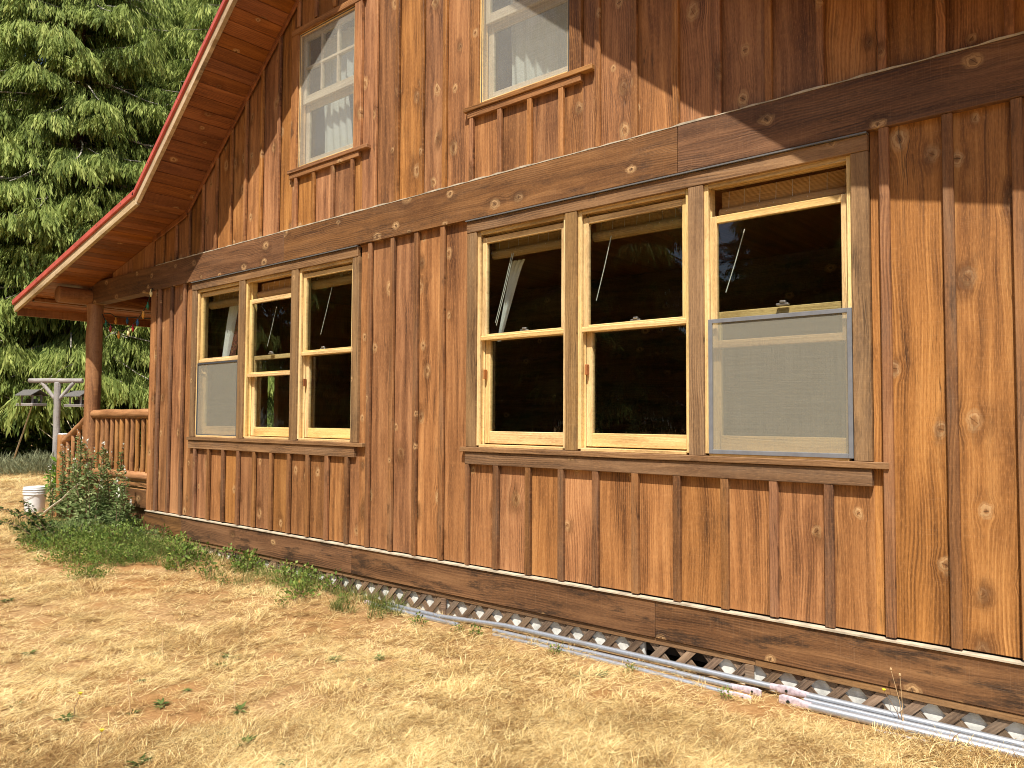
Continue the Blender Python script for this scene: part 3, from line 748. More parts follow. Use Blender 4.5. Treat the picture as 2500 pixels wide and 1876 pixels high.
# ------------------------------------------------------------------ steel poles along the wall
def pole(path, r_, label, ends, flat=True):
    o = empty('metal_pole', path[0], label, 'metal pole', 'galvanised poles lying along the wall')
    P_ = [Vector(p) for p in path]; Q = []
    for a, b in zip(P_, P_[1:]):
        for i in range(6): Q.append(a.lerp(b, i/6))
    Q.append(P_[-1])
    add('pole_tube', MB().tube(Q, r_, 12), 'galv', o)
    for e, d in ends:
        a = Vector(e); d = Vector(d).normalized()
        # flattened tab with a bolt hole ring
        m = MB(); prof = [(0, r_, r_), (.05, r_*1.15, r_*.6), (.09, r_*1.35, r_*.38), (.15, r_*1.4, r_*.36), (.17, r_*1.0, r_*.34)]
        sd = d.cross(Vector((0, 0, 1))).normalized(); upv = sd.cross(d); b0 = len(m.v)
        for t, ww_, hh in prof:
            for k in range(12):
                an = 2*math.pi*k/12; m.v.append(tuple(a+d*t+upv*ww_*math.cos(an)+sd*hh*math.sin(an)))
        for i in range(len(prof)-1):
            for k in range(12):
                m.f.append((b0+i*12+k, b0+i*12+(k+1) % 12, b0+(i+1)*12+(k+1) % 12, b0+(i+1)*12+k))
        m.f.append(tuple(b0+48+k for k in range(12))); m.sm = True
        add('flattened_end', m, 'pinkend', o)
        c0 = a+d*.12-sd*r_*.40*(1 if sd.y > 0 else -1)
        add('bolt_hole', MB().tube([c0, c0-sd*(.004 if sd.y > 0 else -.004)], r_*.42, 10), 'cord', o)
g0 = -1.455
pole([(-4.92, -.11, -1.455), (-4.3, -.115, -1.452), (-3.7, -.07, -1.424), (-2.6, -.07, -1.420), (-1.80, -.055, -1.422)], .017, 'long galvanised pole nearest the lattice, topmost of the left bundle', [((-1.81, -.055, -1.422), (1, .02, -.02))])
pole([(-3.75, -.13, -1.455), (-2.5, -.125, -1.445), (-1.98, -.13, -1.446)], .016, 'middle galvanised pole of the left bundle', [((-1.99, -.13, -1.446), (1, 0, 0))])
pole([(-3.70, -.185, -1.468), (-2.9, -.19, -1.455), (-2.5, -.20, -1.455), (-2.0, -.205, -1.462)], .016, 'galvanised pole at grass edge of left bundle with its end in straw', [((-2.01, -.205, -1.462), (1, -.02, -.02))])
pole([(-4.97, -.16, -1.470), (-4.05, -.17, -1.463)], .018, 'short whitish pole end lying in weeds at far end', [((-4.95, -.16, -1.470), (-1, 0, 0))])
pole([(-1.60, -.060, -1.424), (-.62, -.055, -1.425), (.9, -.05, -1.424)], .018, 'right bundle pole lying highest against the lattice', [((-1.59, -.060, -1.424), (-1, 0, 0))])
pole([(-1.60, -.100, -1.436), (-.62, -.10, -1.433), (.9, -.10, -1.434)], .013, 'thin galvanised pole between the two thick ones of the right bundle', [])
pole([(-1.56, -.135, -1.452), (-.62, -.125, -1.450), (.9, -.12, -1.45)], .022, 'thickest galvanised pole, right bundle with pink stained tab', [((-1.55, -.135, -1.452), (-1, 0, 0))])
pole([(-1.22, -.205, -1.468), (-.62, -.165, -1.466), (.9, -.17, -1.466)], .012, 'thin pole at the grass edge of the right bundle', [])

# ------------------------------------------------------------------ things by the porch
_b = Vector((-12.80, -.06, 0)); bx_, by_ = _b.x, _b.y; bz = float(gz(bx_, by_))
b = empty('bucket', (bx_, by_, bz), 'white plastic bucket with ribbed rim standing on dry lawn', 'bucket')
pr = [(.001, bz), (.118, bz), (.124, bz+.02)] + [(.124+.022*t, bz+.02+.24*t) for t in (.3, .6, 1)]
for k in range(3):
    z_ = bz+.27+k*.034; pr += [(.148, z_), (.158, z_+.003), (.158, z_+.010), (.150, z_+.013)]
pr += [(.152, bz+.375), (.146, bz+.378), (.140, bz+.37), (.118, bz+.03), (.001, bz+.03)]
add('bucket_body', MB().lathe(pr, bx_, by_, 32), 'white', b)
add('bail', MB().tube([(bx_+.152*math.cos(t), by_+.152*math.sin(t), bz+.30-.10*math.sin(t-math.pi)) for t in np.linspace(math.pi, 2*math.pi, 12)], .003, 5), 'hinge', b)
px_, py_ = -12.50, .32; pz = float(gz(px_, py_))
pt = empty('planter', (px_, py_, pz), 'terracotta pot of bright green leaves beside the white bucket', 'planter')
add('pot', MB().lathe([(.001, pz), (.11, pz), (.155, pz+.27), (.175, pz+.27), (.18, pz+.33), (.165, pz+.335), (.15, pz+.30), (.001, pz+.295)], px_, py_, 24), 'pot', pt)

# ------------------------------------------------------------------ feeder post
fx, fy = -21.3, 3.15; fz = float(gz(fx, fy))-.02
fp = empty('feeder_post', (fx, fy, fz), 'silvered T shaped log post with two braces on the lawn', 'post')
log('post', ((fx, fy, fz), (fx, fy, fz+2.26)), .078, 'greywood', 8, .012, fp)
dv = Vector((.77, .64, 0)).normalized()   # crossbar direction
T0 = Vector((fx, fy, fz+2.30))
log('crossbar', (T0-dv*.72, T0+dv*.62), .060, 'greywood_x', 6, .006, fp)
for sg in (-1, 1): log('brace', (Vector((fx, fy, fz+1.84))+dv*.05*sg, T0+dv*.40*sg-Vector((0, 0, .04))), .046, 'greywood', 4, .004, fp)
def feeder(pos, label, yaw):
    o = empty('bird_feeder', pos, label, 'bird feeder', 'hanging bird feeders')
    P0 = Vector(pos); a = Vector((math.cos(yaw), math.sin(yaw), 0)); bb = Vector((-math.sin(yaw), math.cos(yaw), 0))
    def obox(m, ca, cb, cz, ha, hb, hz):
        cs = []
        for dz_ in (-1, 1):
            for da, db in ((-1, -1), (1, -1), (1, 1), (-1, 1)):
                cs.append(P0+a*(ca+da*ha)+bb*(cb+db*hb)+Vector((0, 0, cz+dz_*hz)))
        m.poly(cs, [(0,3,2,1),(4,5,6,7),(0,1,5,4),(1,2,6,5),(2,3,7,6),(3,0,4,7)])
    m = MB(); obox(m, 0, 0, .015, .29, .20, .015); obox(m, 0, -.195, .045, .29, .008, .014); obox(m, 0, .195, .045, .29, .008, .014); obox(m, -.285, 0, .045, .008, .187, .014); obox(m, .285, 0, .045, .008, .187, .014)
    add('tray', m, 'greywood_x', o, bevel=.002)
    for da in (-1, 1):
        for db in (-1, 1):
            m = MB(); obox(m, da*.18, db*.12, .145, .016, .016, .115); add('corner_post', m, 'greywood', o)
    m = MB(); obox(m, 0, 0, .14, .15, .085, .10); add('hopper_glass', m, 'glass', o)
    m = MB(); obox(m, 0, 0, .10, .12, .06, .07); add('seed', m, 'soil', o)
    for db in (-1, 1):
        m = MB()
        for k in range(9):   # arched opening board
            t0, t1 = -1+2*k/9, -1+2*(k+1)/9
            zb_ = .195+.055*math.sqrt(max(0, 1-((t0+t1)/2)**2)); obox(m, (t0+t1)/2*.16, db*.13, (zb_+.272)/2, .0177, .009, (.272-zb_)/2)
        add('arch_board', m, 'greywood_x', o)
    for db in (-1, 1):
        cs = []
        for sx_ in (-.28, .28):
            for (bo, zo) in ((0, .385), (db*.24, .245), (db*.24, .262), (0, .402)):
                cs.append(P0+a*sx_+bb*bo+Vector((0, 0, zo)))
        add('roof_panel', MB().poly(cs, [(0,1,2,3),(7,6,5,4),(0,4,5,1),(1,5,6,2),(2,6,7,3),(3,7,4,0)]), 'shingle', o)
    top = P0+Vector((0, 0, .40))
    add('hanging_wire', MB().tube([top, Vector((top.x, top.y, fz+2.26))], .004, 4), 'hinge', o)
E0 = T0-dv*.64; E1 = T0+dv*.56
feeder((E0.x, E0.y, fz+1.68), 'grey roofed bird feeder left of the post, hung from the crossbar end', .35)
feeder((E1.x, E1.y, fz+1.66), 'grey roofed bird feeder right of the post, half hidden by the porch log', .35)
# poles and sticks at the far side of the lawn
def stick(p0, p1, r_, label, grp=None, nm='stick', mat='stick', cat='stick'):
    a, b_ = Vector(p0), Vector(p1); pts = [a.lerp(b_, i/5)+Vector((R_.uniform(-.01, .01), R_.uniform(-.01, .01), -.05*abs(a.z-b_.z)*math.sin(math.pi*i/5)*R_.random())) for i in range(6)]
    o = add(nm, MB().tube(pts, [r_*(1-.08*i) for i in range(6)], 6), mat); tag(o, label, cat, grp); return o
stick((-24.2, 3.05, -1.40), (E0.x, E0.y, fz+1.67), .028, 'long pale pole leaning up to the left bird feeder', None, 'leaning_pole', 'stick', 'pole')
for i, (dx_, dx2, hh) in enumerate(((0, -1.1, 1.25), (.25, -.7, 1.35), (.45, -.5, 1.2), (.55, -.35, 1.0), (.7, -.3, .8), (.2, -1.4, 1.1))):
    stick((-22.6+dx_, 4.5+dx_*.5, -1.4), (-22.6+dx2, 4.5+dx2*.6, -1.4+hh), .014, 'thin dry cane leaning left among the canes behind the feeder post', 'dry canes behind the post', 'dry_cane', 'stick', 'cane')
stick((-11.9, -.32, -1.36), (-10.75, -.22, -.82), .018, 'bare grey stick leaning on the shrub against the porch')

# ------------------------------------------------------------------ foliage generators
def unitv(a): return a/np.maximum(np.linalg.norm(a, axis=-1, keepdims=True), 1e-9)
def leaves_mesh(P, D, Nn, Ln, Wd, fold=.25, kind='leaf'):
    """leaf at P pointing D with normal Nn, length Ln, width Wd -> quads"""
    n = len(P); S_ = unitv(np.cross(D, Nn)); Nn = unitv(np.cross(S_, D))
    L = Ln[:, None]; W = Wd[:, None]
    if kind == 'leaf':
        v = np.stack([P, P+D*L*.42+S_*W*.5+Nn*W*fold, P+D*L*.98-Nn*L*.12, P+D*L*.42-S_*W*.5+Nn*W*fold, P+D*L*.55], 1)
        V_ = v.reshape(-1, 3); b_ = np.arange(n)*5
        F_ = np.concatenate([np.stack([b_, b_+1, b_+2, b_+4], 1), np.stack([b_, b_+4, b_+2, b_+3], 1)])
        return V_, F_, 2
    v = np.stack([P-S_*W*.2, P+S_*W*.2, P+D*L*.55+S_*W*.5, P+D*L-Nn*L*.08, P+D*L*.55-S_*W*.5], 1)
    V_ = v.reshape(-1, 3); b_ = np.arange(n)*5
    F_ = np.concatenate([np.stack([b_, b_+1, b_+2, b_+4], 1), np.stack([b_+4, b_+2, b_+3, b_+3], 1)])
    F_ = np.stack([b_, b_+1, b_+2, b_+3], 1)
    v = np.stack([P, P+D*L*.5+S_*W*.5, P+D*L-Nn*L*.08, P+D*L*.5-S_*W*.5], 1); V_ = v.reshape(-1, 3); b_ = np.arange(n)*4
    F_ = np.stack([b_, b_+1, b_+2, b_+3], 1)
    return V_, F_, 1
def cedar_meshes(H, Lmax, nb, nfr, seed, zmin=.8, droop=1., leafm='cedar', needle=False):
    g = np.random.default_rng(seed); limb = MB(); trunk = MB()
    trunk.tube([(0, 0, -.3), (.05, 0, H*.2), (-.05, .04, H*.5), (0, 0, H*.98)], [.42, .34, .22, .03], 10)
    BP = []; 
    for i in range(nb):
        hz_ = zmin + (H-zmin-.4)*((i+.5)/nb)**.92 + g.uniform(-.6, .6); az = i*2.39996 + g.uniform(-.5, .5)
        f = max(.02, 1-hz_/H); L = Lmax*(.12+.88*f**.62)*g.uniform(.45, 1.15)
        o_ = np.array([math.cos(az), math.sin(az), 0.]); t = np.linspace(0, 1, 9)
        bend = g.uniform(-.25, .25)*L; sd = np.array([-o_[1], o_[0], 0.])
        p = np.array([0, 0, hz_]) + o_*(t*L)[:, None] + sd*(bend*t*t)[:, None]
        ds = droop*g.uniform(.5, 1.35); p[:, 2] += L*(g.uniform(0, .3)*t - ds*.62*t**1.7 + ds*.22*t**4)
        BP.append((p, L, o_))
        r0 = .010+.008*L
        limb.tube(p[:8], [r0*(1-.85*q) for q in t[:8]], 5, False)
        if g.random() < .5:     # bare dead twigs
            q0 = p[g.integers(2, 6)]; dd = unitv(o_+sd*g.uniform(-1.3, 1.3)+np.array([0, 0, g.uniform(-.7, .2)])); ll = g.uniform(.5, 1.3)
            limb.tube([q0, q0+dd*ll*.5+np.array([0, 0, -.04]), q0+dd*ll+np.array([0, 0, -.2*ll])], [.014, .010, .004], 4, False)
    wts = np.array([b_[1]**1.35 for b_ in BP]); wts /= wts.sum()
    cnt = g.multinomial(nfr, wts); Ps = []; Ds = []; Ns = []; Ls = []; Ws = []; Rs = []
    for (p, L, o_), n in zip(BP, cnt):
        if n == 0: continue
        t = .06+.94*g.random(n)**.85; idx = t*8; i0 = np.minimum(idx.astype(int), 7); fr = (idx-i0)[:, None]
        base = p[i0]*(1-fr)+p[i0+1]*fr; tan = unitv(p[i0+1]-p[i0])
        sd = np.array([-o_[1], o_[0], 0.])
        side = g.choice([-1., 1.], n); s_ = g.random(n)**.75*(.30+.20*L)*(1.15-.75*t)      # along the side twig
        tw = unitv(tan*.65+sd*side[:, None]*.9)
        base = base + tw*s_[:, None]; base[:, 2] -= (.10+droop*.35)*s_**1.5
        if needle: D0 = unitv(tw*.9+g.normal(0, .25, (n, 3))+np.array([0, 0, -.05])); fl = g.uniform(.14, .28, n)
        else:
            D0 = unitv(tw*.34+o_*.16+g.normal(0, .20, (n, 3))+np.array([0, 0, -1.0])); fl = g.uniform(.18, .62, n)
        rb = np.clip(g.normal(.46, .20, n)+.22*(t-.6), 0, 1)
        # each frond = axis of leaflets
        nl = 6
        side2 = unitv(np.cross(D0, g.normal(0, 1, (n, 3))))
        for j in range(nl):
            q = j/(nl-1); sgn = 1 if j % 2 else -1
            pos = base + D0*(fl*q*.85)[:, None]
            dj = unitv(D0 + side2*(sgn*(.62 if needle else .38)*(1-.6*q)) + g.normal(0, .10, (n, 3)) + (0 if needle else 1)*np.array([0, 0, -.25]))
            Ps.append(pos); Ds.append(dj); Ns.append(unitv(np.cross(D0, side2)+g.normal(0, .5, (n, 3))) if needle else unitv(o_*.7+np.array([0, 0, .7])+g.normal(0, .45, (n, 3))))
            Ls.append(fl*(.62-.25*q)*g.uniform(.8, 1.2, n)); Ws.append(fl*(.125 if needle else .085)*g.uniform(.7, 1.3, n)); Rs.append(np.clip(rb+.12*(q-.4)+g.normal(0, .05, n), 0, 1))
    P = np.concatenate(Ps); D = np.concatenate(Ds); Nn = np.concatenate(Ns); Ln = np.concatenate(Ls); Wd = np.concatenate(Ws); Rr = np.concatenate(Rs)
    V_, F_, k = leaves_mesh(P, D, Nn, Ln, Wd, kind='quad')
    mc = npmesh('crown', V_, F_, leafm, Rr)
    def tm(mb, name, mat):
        me_ = bpy.data.meshes.new(name); me_.from_pydata([tuple(map(float, q)) for q in mb.v], [], mb.f); finish_smooth(me_, 60); me_.materials.append(M_[mat]); return me_
    return mc, tm(trunk, 'trunk', 'bark'), tm(limb, 'limbs', 'limb')
def place_tree(name, meshes, x, y, rz, sc_, label, group=None, cat='tree'):
    t = empty(name, (x, y, float(gz(x, y))), label, cat, group)
    t.rotation_euler = (0, 0, rz); t.scale = (sc_, sc_, sc_)
    for nm, me_ in zip(('crown', 'trunk', 'limbs'), meshes):
        o = bpy.data.objects.new(nm, me_); COL.objects.link(o); o.parent = t
        if nm != 'trunk': o['kind'] = 'stuff'
    return t
CA = cedar_meshes(19, 5.2, 340, 50000, 1, 2.3)
CB = cedar_meshes(20, 4.9, 340, 50000, 2, 2.6, 1.1)
FI = cedar_meshes(22, 4.6, 150, 30000, 3, 1.5, .55, 'fir', True)
place_tree('cedar_tree', CA, -26.2, 5.2, .3, 1., 'tall cedar with drooping sprays at the left edge, behind the left bird feeder')
place_tree('cedar_tree', CB, -23.2, 9.6, 2.1, 1., 'drooping cedar directly behind the bird feeder post and roof end')
place_tree('cedar_tree', CA, -19.8, 13.6, 4.0, .95, 'drooping cedar seen between the porch log and the house corner')
place_tree('cedar_tree', CB, -28.6, 1.2, 5.0, 1.05, 'cedar cut off by the left frame edge at mid height')
place_tree('fir_tree', FI, -23.5, 17.5, 1.0, 1.15, 'pale feathery fir rising behind the cedars beside the roof edge')
place_tree('cedar_tree', CA, -31.0, 9.5, 2.6, 1.15, 'cedar deep in the second row behind the left cedars', None)
place_tree('cedar_tree', CB, -15.5, 17.5, .9, 1., 'cedar behind the house seen low under the porch roof')
place_tree('fir_tree', FI, -29.5, 16.0, 2.0, 1.2, 'dark fir in the second row between the cedars')
place_tree('cedar_tree', CB, -34.5, 4.0, 3.3, 1.25, 'cedar in the second row behind the left edge cedar')
place_tree('cedar_tree', CA, -27.0, 12.6, 5.2, 1.2, 'cedar in the second row behind the roof corner')
place_tree('cedar_tree', CB, -22.0, 21.0, 4.4, 1.25, 'cedar in the third row nearly hidden by the roof')
place_tree('cedar_tree', CA, -38.0, 12.0, .2, 1.35, 'back row cedar glimpsed between the nearer crowns')
place_tree('cedar_tree', CB, -35.0, 19.0, 1.2, 1.35, 'back row cedar behind the pale fir')
for i, (x, y, k_) in enumerate(((-34, -6, 0), (-31, -13, 1), (-27, -19, 0), (-22, -23, 1), (-17, -21, 0), (-12.5, -25, 2), (-8, -22, 1), (-3.5, -26, 0), (2, -24, 1), (7, -27, 0), (-24.5, -29, 2), (-14, -33, 0), (-36, -22, 1))):
    place_tree('cedar_tree' if k_ < 2 else 'fir_tree', (CA, CB, FI)[k_], x, y, i*1.3, R_.uniform(.85, 1.15), 'conifer across the lawn mirrored dimly in the window glass', 'conifers across the lawn')

def bush_mesh(n, R, H, ll, lw, seed, mat, updir=.3, hollow=.45):
    g = np.random.default_rng(seed)
    d = unitv(g.normal(0, 1, (n, 3))); d[:, 2] = np.abs(d[:, 2])
    lump = 1+.22*np.sin(d[:, 0]*5+seed)+.18*np.sin(d[:, 1]*7+d[:, 2]*5)
    r_ = (hollow+(1-hollow)*g.random(n)**.5)*lump
    P = d*r_[:, None]*np.array([R, R, H]); P[:, 2] += .02
    D = unitv(d+g.normal(0, .7, (n, 3))+np.array([0, 0, updir])); Nn = unitv(g.normal(0, .6, (n, 3))+np.array([0, 0, 1.]))
    L = ll*g.uniform(.6, 1.3, n); W = lw*g.uniform(.6, 1.3, n)
    V_, F_, k = leaves_mesh(P, D, Nn, L, W); Rr = np.clip(g.normal(.45, .22, n), 0, 1)
    return npmesh('foliage', V_, F_, mat, np.tile(Rr, k))
def twigs_mesh(R, H, n, seed, r_=.006, mat='cane'):
    g = np.random.default_rng(seed); m = MB()
    for i in range(n):
        a = g.uniform(0, 6.28); q = R*g.uniform(.2, .8)
        m.tube([(0.05*math.cos(a), .05*math.sin(a), 0), (q*.5*math.cos(a), q*.5*math.sin(a), H*.5), (q*math.cos(a), q*math.sin(a), H*g.uniform(.7, .95))], [r_, r_*.7, r_*.4], 5, False)
    me_ = bpy.data.meshes.new('stems'); me_.from_pydata([tuple(map(float, q)) for q in m.v], [], m.f); me_.materials.append(M_[mat]); return me_
def place_bush(name, meshes, x, y, rz, sc_, label, group=None, cat='bush', dz=0):
    t = empty(name, (x, y, float(gz(x, y))+dz), label, cat, group); t.rotation_euler = (0, 0, rz)
    t.scale = sc_ if hasattr(sc_, '__len__') else (sc_,)*3
    for nm, me_ in zip(('foliage', 'stems', 'flower_heads'), meshes):
        if me_ is None: continue
        o = bpy.data.objects.new(nm, me_); COL.objects.link(o); o.parent = t; o['kind'] = 'stuff'
    return t
# dark bramble under the cedars
BR = (bush_mesh(5200, 1.7, 1.75, .13, .10, 21, 'brush'), twigs_mesh(1.4, 1.6, 14, 22, .012))
brs = [(-27.0, 3.0), (-25.3, 5.1), (-23.9, 7.2), (-22.0, 8.6), (-20.4, 10.6), (-18.6, 12.2), (-28.6, .4), (-16.8, 14.2), (-26.9, 6.9), (-24.0, 10.0)]
bl_ = ['bramble thicket at the left frame edge below the cedars', 'bramble thicket behind the left bird feeder', 'bramble thicket behind the silver post', 'bramble thicket right of the silver post, behind the right feeder',
       'bramble thicket seen just left of the porch log', 'bramble thicket seen over the handrail near the log', 'bramble thicket outside the left edge', 'bramble thicket seen over the handrail by the house corner', 'bramble thicket in second row behind the left feeder', 'bramble thicket in second row behind the post']
for i, (x, y) in enumerate(brs):
    place_bush('bramble', BR, x, y, i*1.7, (1, 1, R_.uniform(.8, 1.05)), bl_[i], 'brambles under the cedars')
# grey green herb bushes at the lawn edge
SG = (bush_mesh(1500, .75, .42, .17, .018, 31, 'sage', 1.4, .2), twigs_mesh(.6, .45, 12, 32, .004))
for i, (x, y, lb) in enumerate(((-21.6, 2.1, 'low grey green bush left of the silver post'), (-20.9, 2.7, 'low grey green bush at the foot of the silver post'), (-22.6, 1.9, 'lowest grey green tuft at the left end of the herb clump'), (-21.9, 3.3, 'grey green bush behind the silver post foot'))):
    place_bush('herb_bush', SG, x, y, i*2., .9+.1*i if i < 3 else 1., lb, 'grey green herb bushes')
# potted plant foliage
me_ = bush_mesh(700, .26, .42, .10, .055, 41, 'bright', .6, .2); o = link('foliage', me_, pt, (px_, py_, pz+.30))

# flowering shrubs by the porch: upright leafy canes ending in white spikes
def cane_shrub(seed, canes, leaf, mat='shrub', flower=True):
    g = np.random.default_rng(seed); st = MB(); Ps = []; Ds = []; Ls = []; FP = []; FD = []
    for (dx_, dy_, h_, lean, bow) in canes:
        t = np.linspace(0, 1, 12); az = math.atan2(dy_, dx_) if (dx_ or dy_) else 0
        p = np.stack([dx_+lean*np.cos(bow)*t**1.5, dy_+lean*np.sin(bow)*t**1.5, h_*(t if abs(lean) < h_ else np.sin(t*1.9)/math.sin(1.9) * .9)], 1)
        st.tube(p, [.008*(1-.75*q) for q in t], 5, False)
        n = int(150*h_+60*abs(lean)); q = .12+.86*g.random(n); idx = q*11; i0 = np.minimum(idx.astype(int), 10); fr = (idx-i0)[:, None]
        b_ = p[i0]*(1-fr)+p[i0+1]*fr; tan = unitv(p[i0+1]-p[i0])
        out = unitv(g.normal(0, 1, (n, 3))*np.array([1, 1, .4])); off = g.random(n)**1.5*.13*(1.15-q)
        Ps.append(b_+out*off[:, None]); Ds.append(unitv(out+tan*.45+np.array([0, 0, -.05]))); Ls.append(leaf*(1.25-.6*q)*g.uniform(.6, 1.3, n))
        if flower:
            nf = 9 if g.random() < .5 else 2; qq = g.random(nf); tip = p[-1]; FP.append(tip+np.array([0, 0, .11])*(qq[:, None]-.25)+g.normal(0, .011, (nf, 3))*(1.3-qq[:, None])); FD.append(unitv(g.normal(0, 1, (nf, 3))+np.array([0, 0, .8])))
    P = np.concatenate(Ps); D = np.concatenate(Ds); L = np.concatenate(Ls); n = len(P)
    Nn = unitv(g.normal(0, .5, (n, 3))+np.array([0, 0, 1.])); V_, F_, k = leaves_mesh(P, D, Nn, L, L*.55)
    mf = npmesh('foliage', V_, F_, mat, np.tile(np.clip(g.normal(.48, .22, n), 0, 1), k))
    ms = bpy.data.meshes.new('stems'); ms.from_pydata([tuple(map(float, q)) for q in st.v], [], st.f); ms.materials.append(M_['cane'])
    mw = None
    if flower:
        P = np.concatenate(FP); D = np.concatenate(FD); n = len(P); V_, F_, k = leaves_mesh(P, D, unitv(g.normal(0, 1, (n, 3))), g.uniform(.018, .034, n), g.uniform(.014, .022, n)); mw = npmesh('flower_heads', V_, F_, 'flower')
    return mf, ms, mw
def rc(n, sp, h0, h1, lean): return [(R_.uniform(-sp, sp), R_.uniform(-sp, sp)*.6, R_.uniform(h0, h1), R_.uniform(0, lean), R_.uniform(0, 6.28)) for _ in range(n)]
def onground(px, py):
    d = (px-1250)/FPX*r2 - (py-938)/FPX*u2 + fw; z = -1.5
    for _ in range(5):
        t = z/d.z; p = Vector((0, -4.25, 0))+d*t; z = float(gz(p.x, p.y))
    return Vector((p.x, p.y, z))
GR = 'flowering shrubs by the porch'
place_bush('flowering_shrub', cane_shrub(51, rc(17, .30, .40, 1.15, .25), .062), -10.15, -.20, 0, 1., 'broadest flowering shrub with several pale spikes before the railing', GR)
place_bush('flowering_shrub', cane_shrub(52, rc(4, .10, .7, 1.25, .10), .060), -10.85, -.22, 0, 1., 'tallest slim flowering shrub standing before the porch log', GR)
place_bush('flowering_shrub', cane_shrub(53, rc(6, .15, .5, 1.05, .15), .060), -11.35, -.20, 0, 1., 'flowering shrub before the stair rail', GR)
place_bush('flowering_shrub', cane_shrub(54, rc(9, .20, .35, .80, .2), .060), -9.52, -.22, 0, 1., 'leafy flowering shrub crowding the house corner', GR)
place_bush('flowering_shrub', cane_shrub(55, rc(5, .14, .35, .70, .15), .055), -11.75, -.10, 0, 1., 'smallest flowering shrub by the newel post and pot', GR)
p = onground(118, 1335)
place_bush('arching_shrub', cane_shrub(56, [(0, 0, .42, .75, 3.86), (.05, .1, .36, .62, 3.7), (0, -.1, .30, .60, 4.0), (.1, 0, .5, .4, 3.6)], .06, 'brush', False), p.x, p.y, 0, 1., 'dark leafy cane arching left out over the dry lawn')
LB = [bush_mesh(1000, .50, .32, .050, .028, 61+i, 'shrub' if i < 1 else 'weed', .5, .12) for i in range(3)]
LS = twigs_mesh(.4, .35, 12, 66, .004)
lows = [(345, 1325, 0, .60), (290, 1335, 1, .70), (235, 1335, 2, .75), (180, 1330, 0, .75), (260, 1372, 2, .60), (320, 1375, 2, .50), (190, 1372, 1, .60), (140, 1345, 1, .62), (215, 1410, 2, .38), (375, 1350, 1, .42), (130, 1310, 0, .6), (270, 1300, 0, .9), (340, 1290, 0, .7)]
lowl = ['low green shrub at foot of the house corner', 'low green shrub below the middle of the railing', 'low green shrub below the porch log', 'low green shrub below the stair rail', 'front green clump spreading on the lawn below the railing',
        'front green clump before the house corner', 'green clump at left front of the planting', 'leftmost low shrub before the bucket', 'smallest green clump out on the dry grass', 'low sprig clump against the base board end',
        'low shrub half covering the bucket foot', 'taller low shrub against the porch skirt boards', 'low shrub pressed to the porch corner under the lower rail']
for i, (px, py, k_, s_) in enumerate(lows):
    p = onground(px, py); place_bush('low_shrub', (LB[k_], LS), p.x, p.y, i*1.1, (s_, s_, s_*R_.uniform(.8, 1.2)), lowl[i], 'low green shrubs by the porch')
# weeds at the foot of the wall
WM = [(bush_mesh(75, .13, .17, .042, .026, 71+i, 'weed', .6, .1), twigs_mesh(.10, .16, 9, 75+i, .0022)) for i in range(4)]
for i in range(40):
    x = R_.uniform(-9.0, -5.35); d = R_.random()**1.6; y = -.08-.62*d
    place_bush('leafy_weed', WM[i % 4], x, y, R_.uniform(0, 6), R_.uniform(.45, 1.05), 'small leafy green weed at the foot of the wall', 'weeds along the wall', 'weed')
for i, x in enumerate((-5.2, -4.75, -4.3, -3.9, -3.75, -3.1, -2.55, -1.95)):
    lb_ = ('weed at the far whitish end of the poles', 'weed in the straw just past the far pole end', 'weed beside the far third of the left pole bundle', 'left one of two close weeds at the left bundle start', 'right one of two close weeds at the left bundle start',
           'weed at mid length of the left pole bundle', 'weed in front of the dark gap in the foundation', 'weed in front of the pink pole ends')[i]
    place_bush('leafy_weed', WM[i % 4], x, -.24-.12*R_.random(), i, R_.uniform(.3, .5), lb_, 'weeds beside the poles', 'weed')
# dandelion rosettes on the lawn
def rosette(seed, n=22, L=.085):
    g = np.random.default_rng(seed); a = g.uniform(0, 6.28, n); el = g.uniform(.08, .7, n)
    D = np.stack([np.cos(a)*np.cos(el), np.sin(a)*np.cos(el), np.sin(el)], 1); P = D*.008+np.array([0, 0, .012])
    V_, F_, k = leaves_mesh(P, D, np.tile(np.array([0, 0, 1.]), (n, 1))+g.normal(0, .2, (n, 3)), L*g.uniform(.6, 1.2, n), L*.26*g.uniform(.7, 1.2, n)); return npmesh('leaves', V_, F_, 'brush', np.tile(np.clip(g.normal(.6, .2, n), 0, 1), k))
RO = [rosette(81+i) for i in range(4)]
def onground(px, py):
    d = (px-1250)/FPX*r2 - (py-938)/FPX*u2 + fw; z = -1.5
    for _ in range(4):
        t = z/d.z; p = Vector((0, -4.25, 0))+d*t; z = float(gz(p.x, p.y))
    return Vector((p.x, p.y, z))
ros = [(40, 1725), (75, 1840), (160, 1760), (325, 1745), (395, 1725), (545, 1795), (455, 1690), (585, 1740), (385, 1600), (20, 1470), (820, 1615), (560, 1610), (345, 1665), (925, 1610), (905, 1665), (340, 1870), (70, 1600), (540, 1630), (1470, 1650), (1410, 1655), (600, 1820), (700, 1870)]
for i, (px, py) in enumerate(ros):
    p = onground(px, py); o = bpy.data.objects.new('lawn_weed', RO[i % 4]); COL.objects.link(o)
    o.location = p; o.rotation_euler = (0, 0, i*1.9); s_ = .42+.42*R_.random(); o.scale = (s_, s_, s_*.7)
    tag(o, 'flat green dandelion rosette in the dry lawn', 'weed', 'rosettes in the lawn')
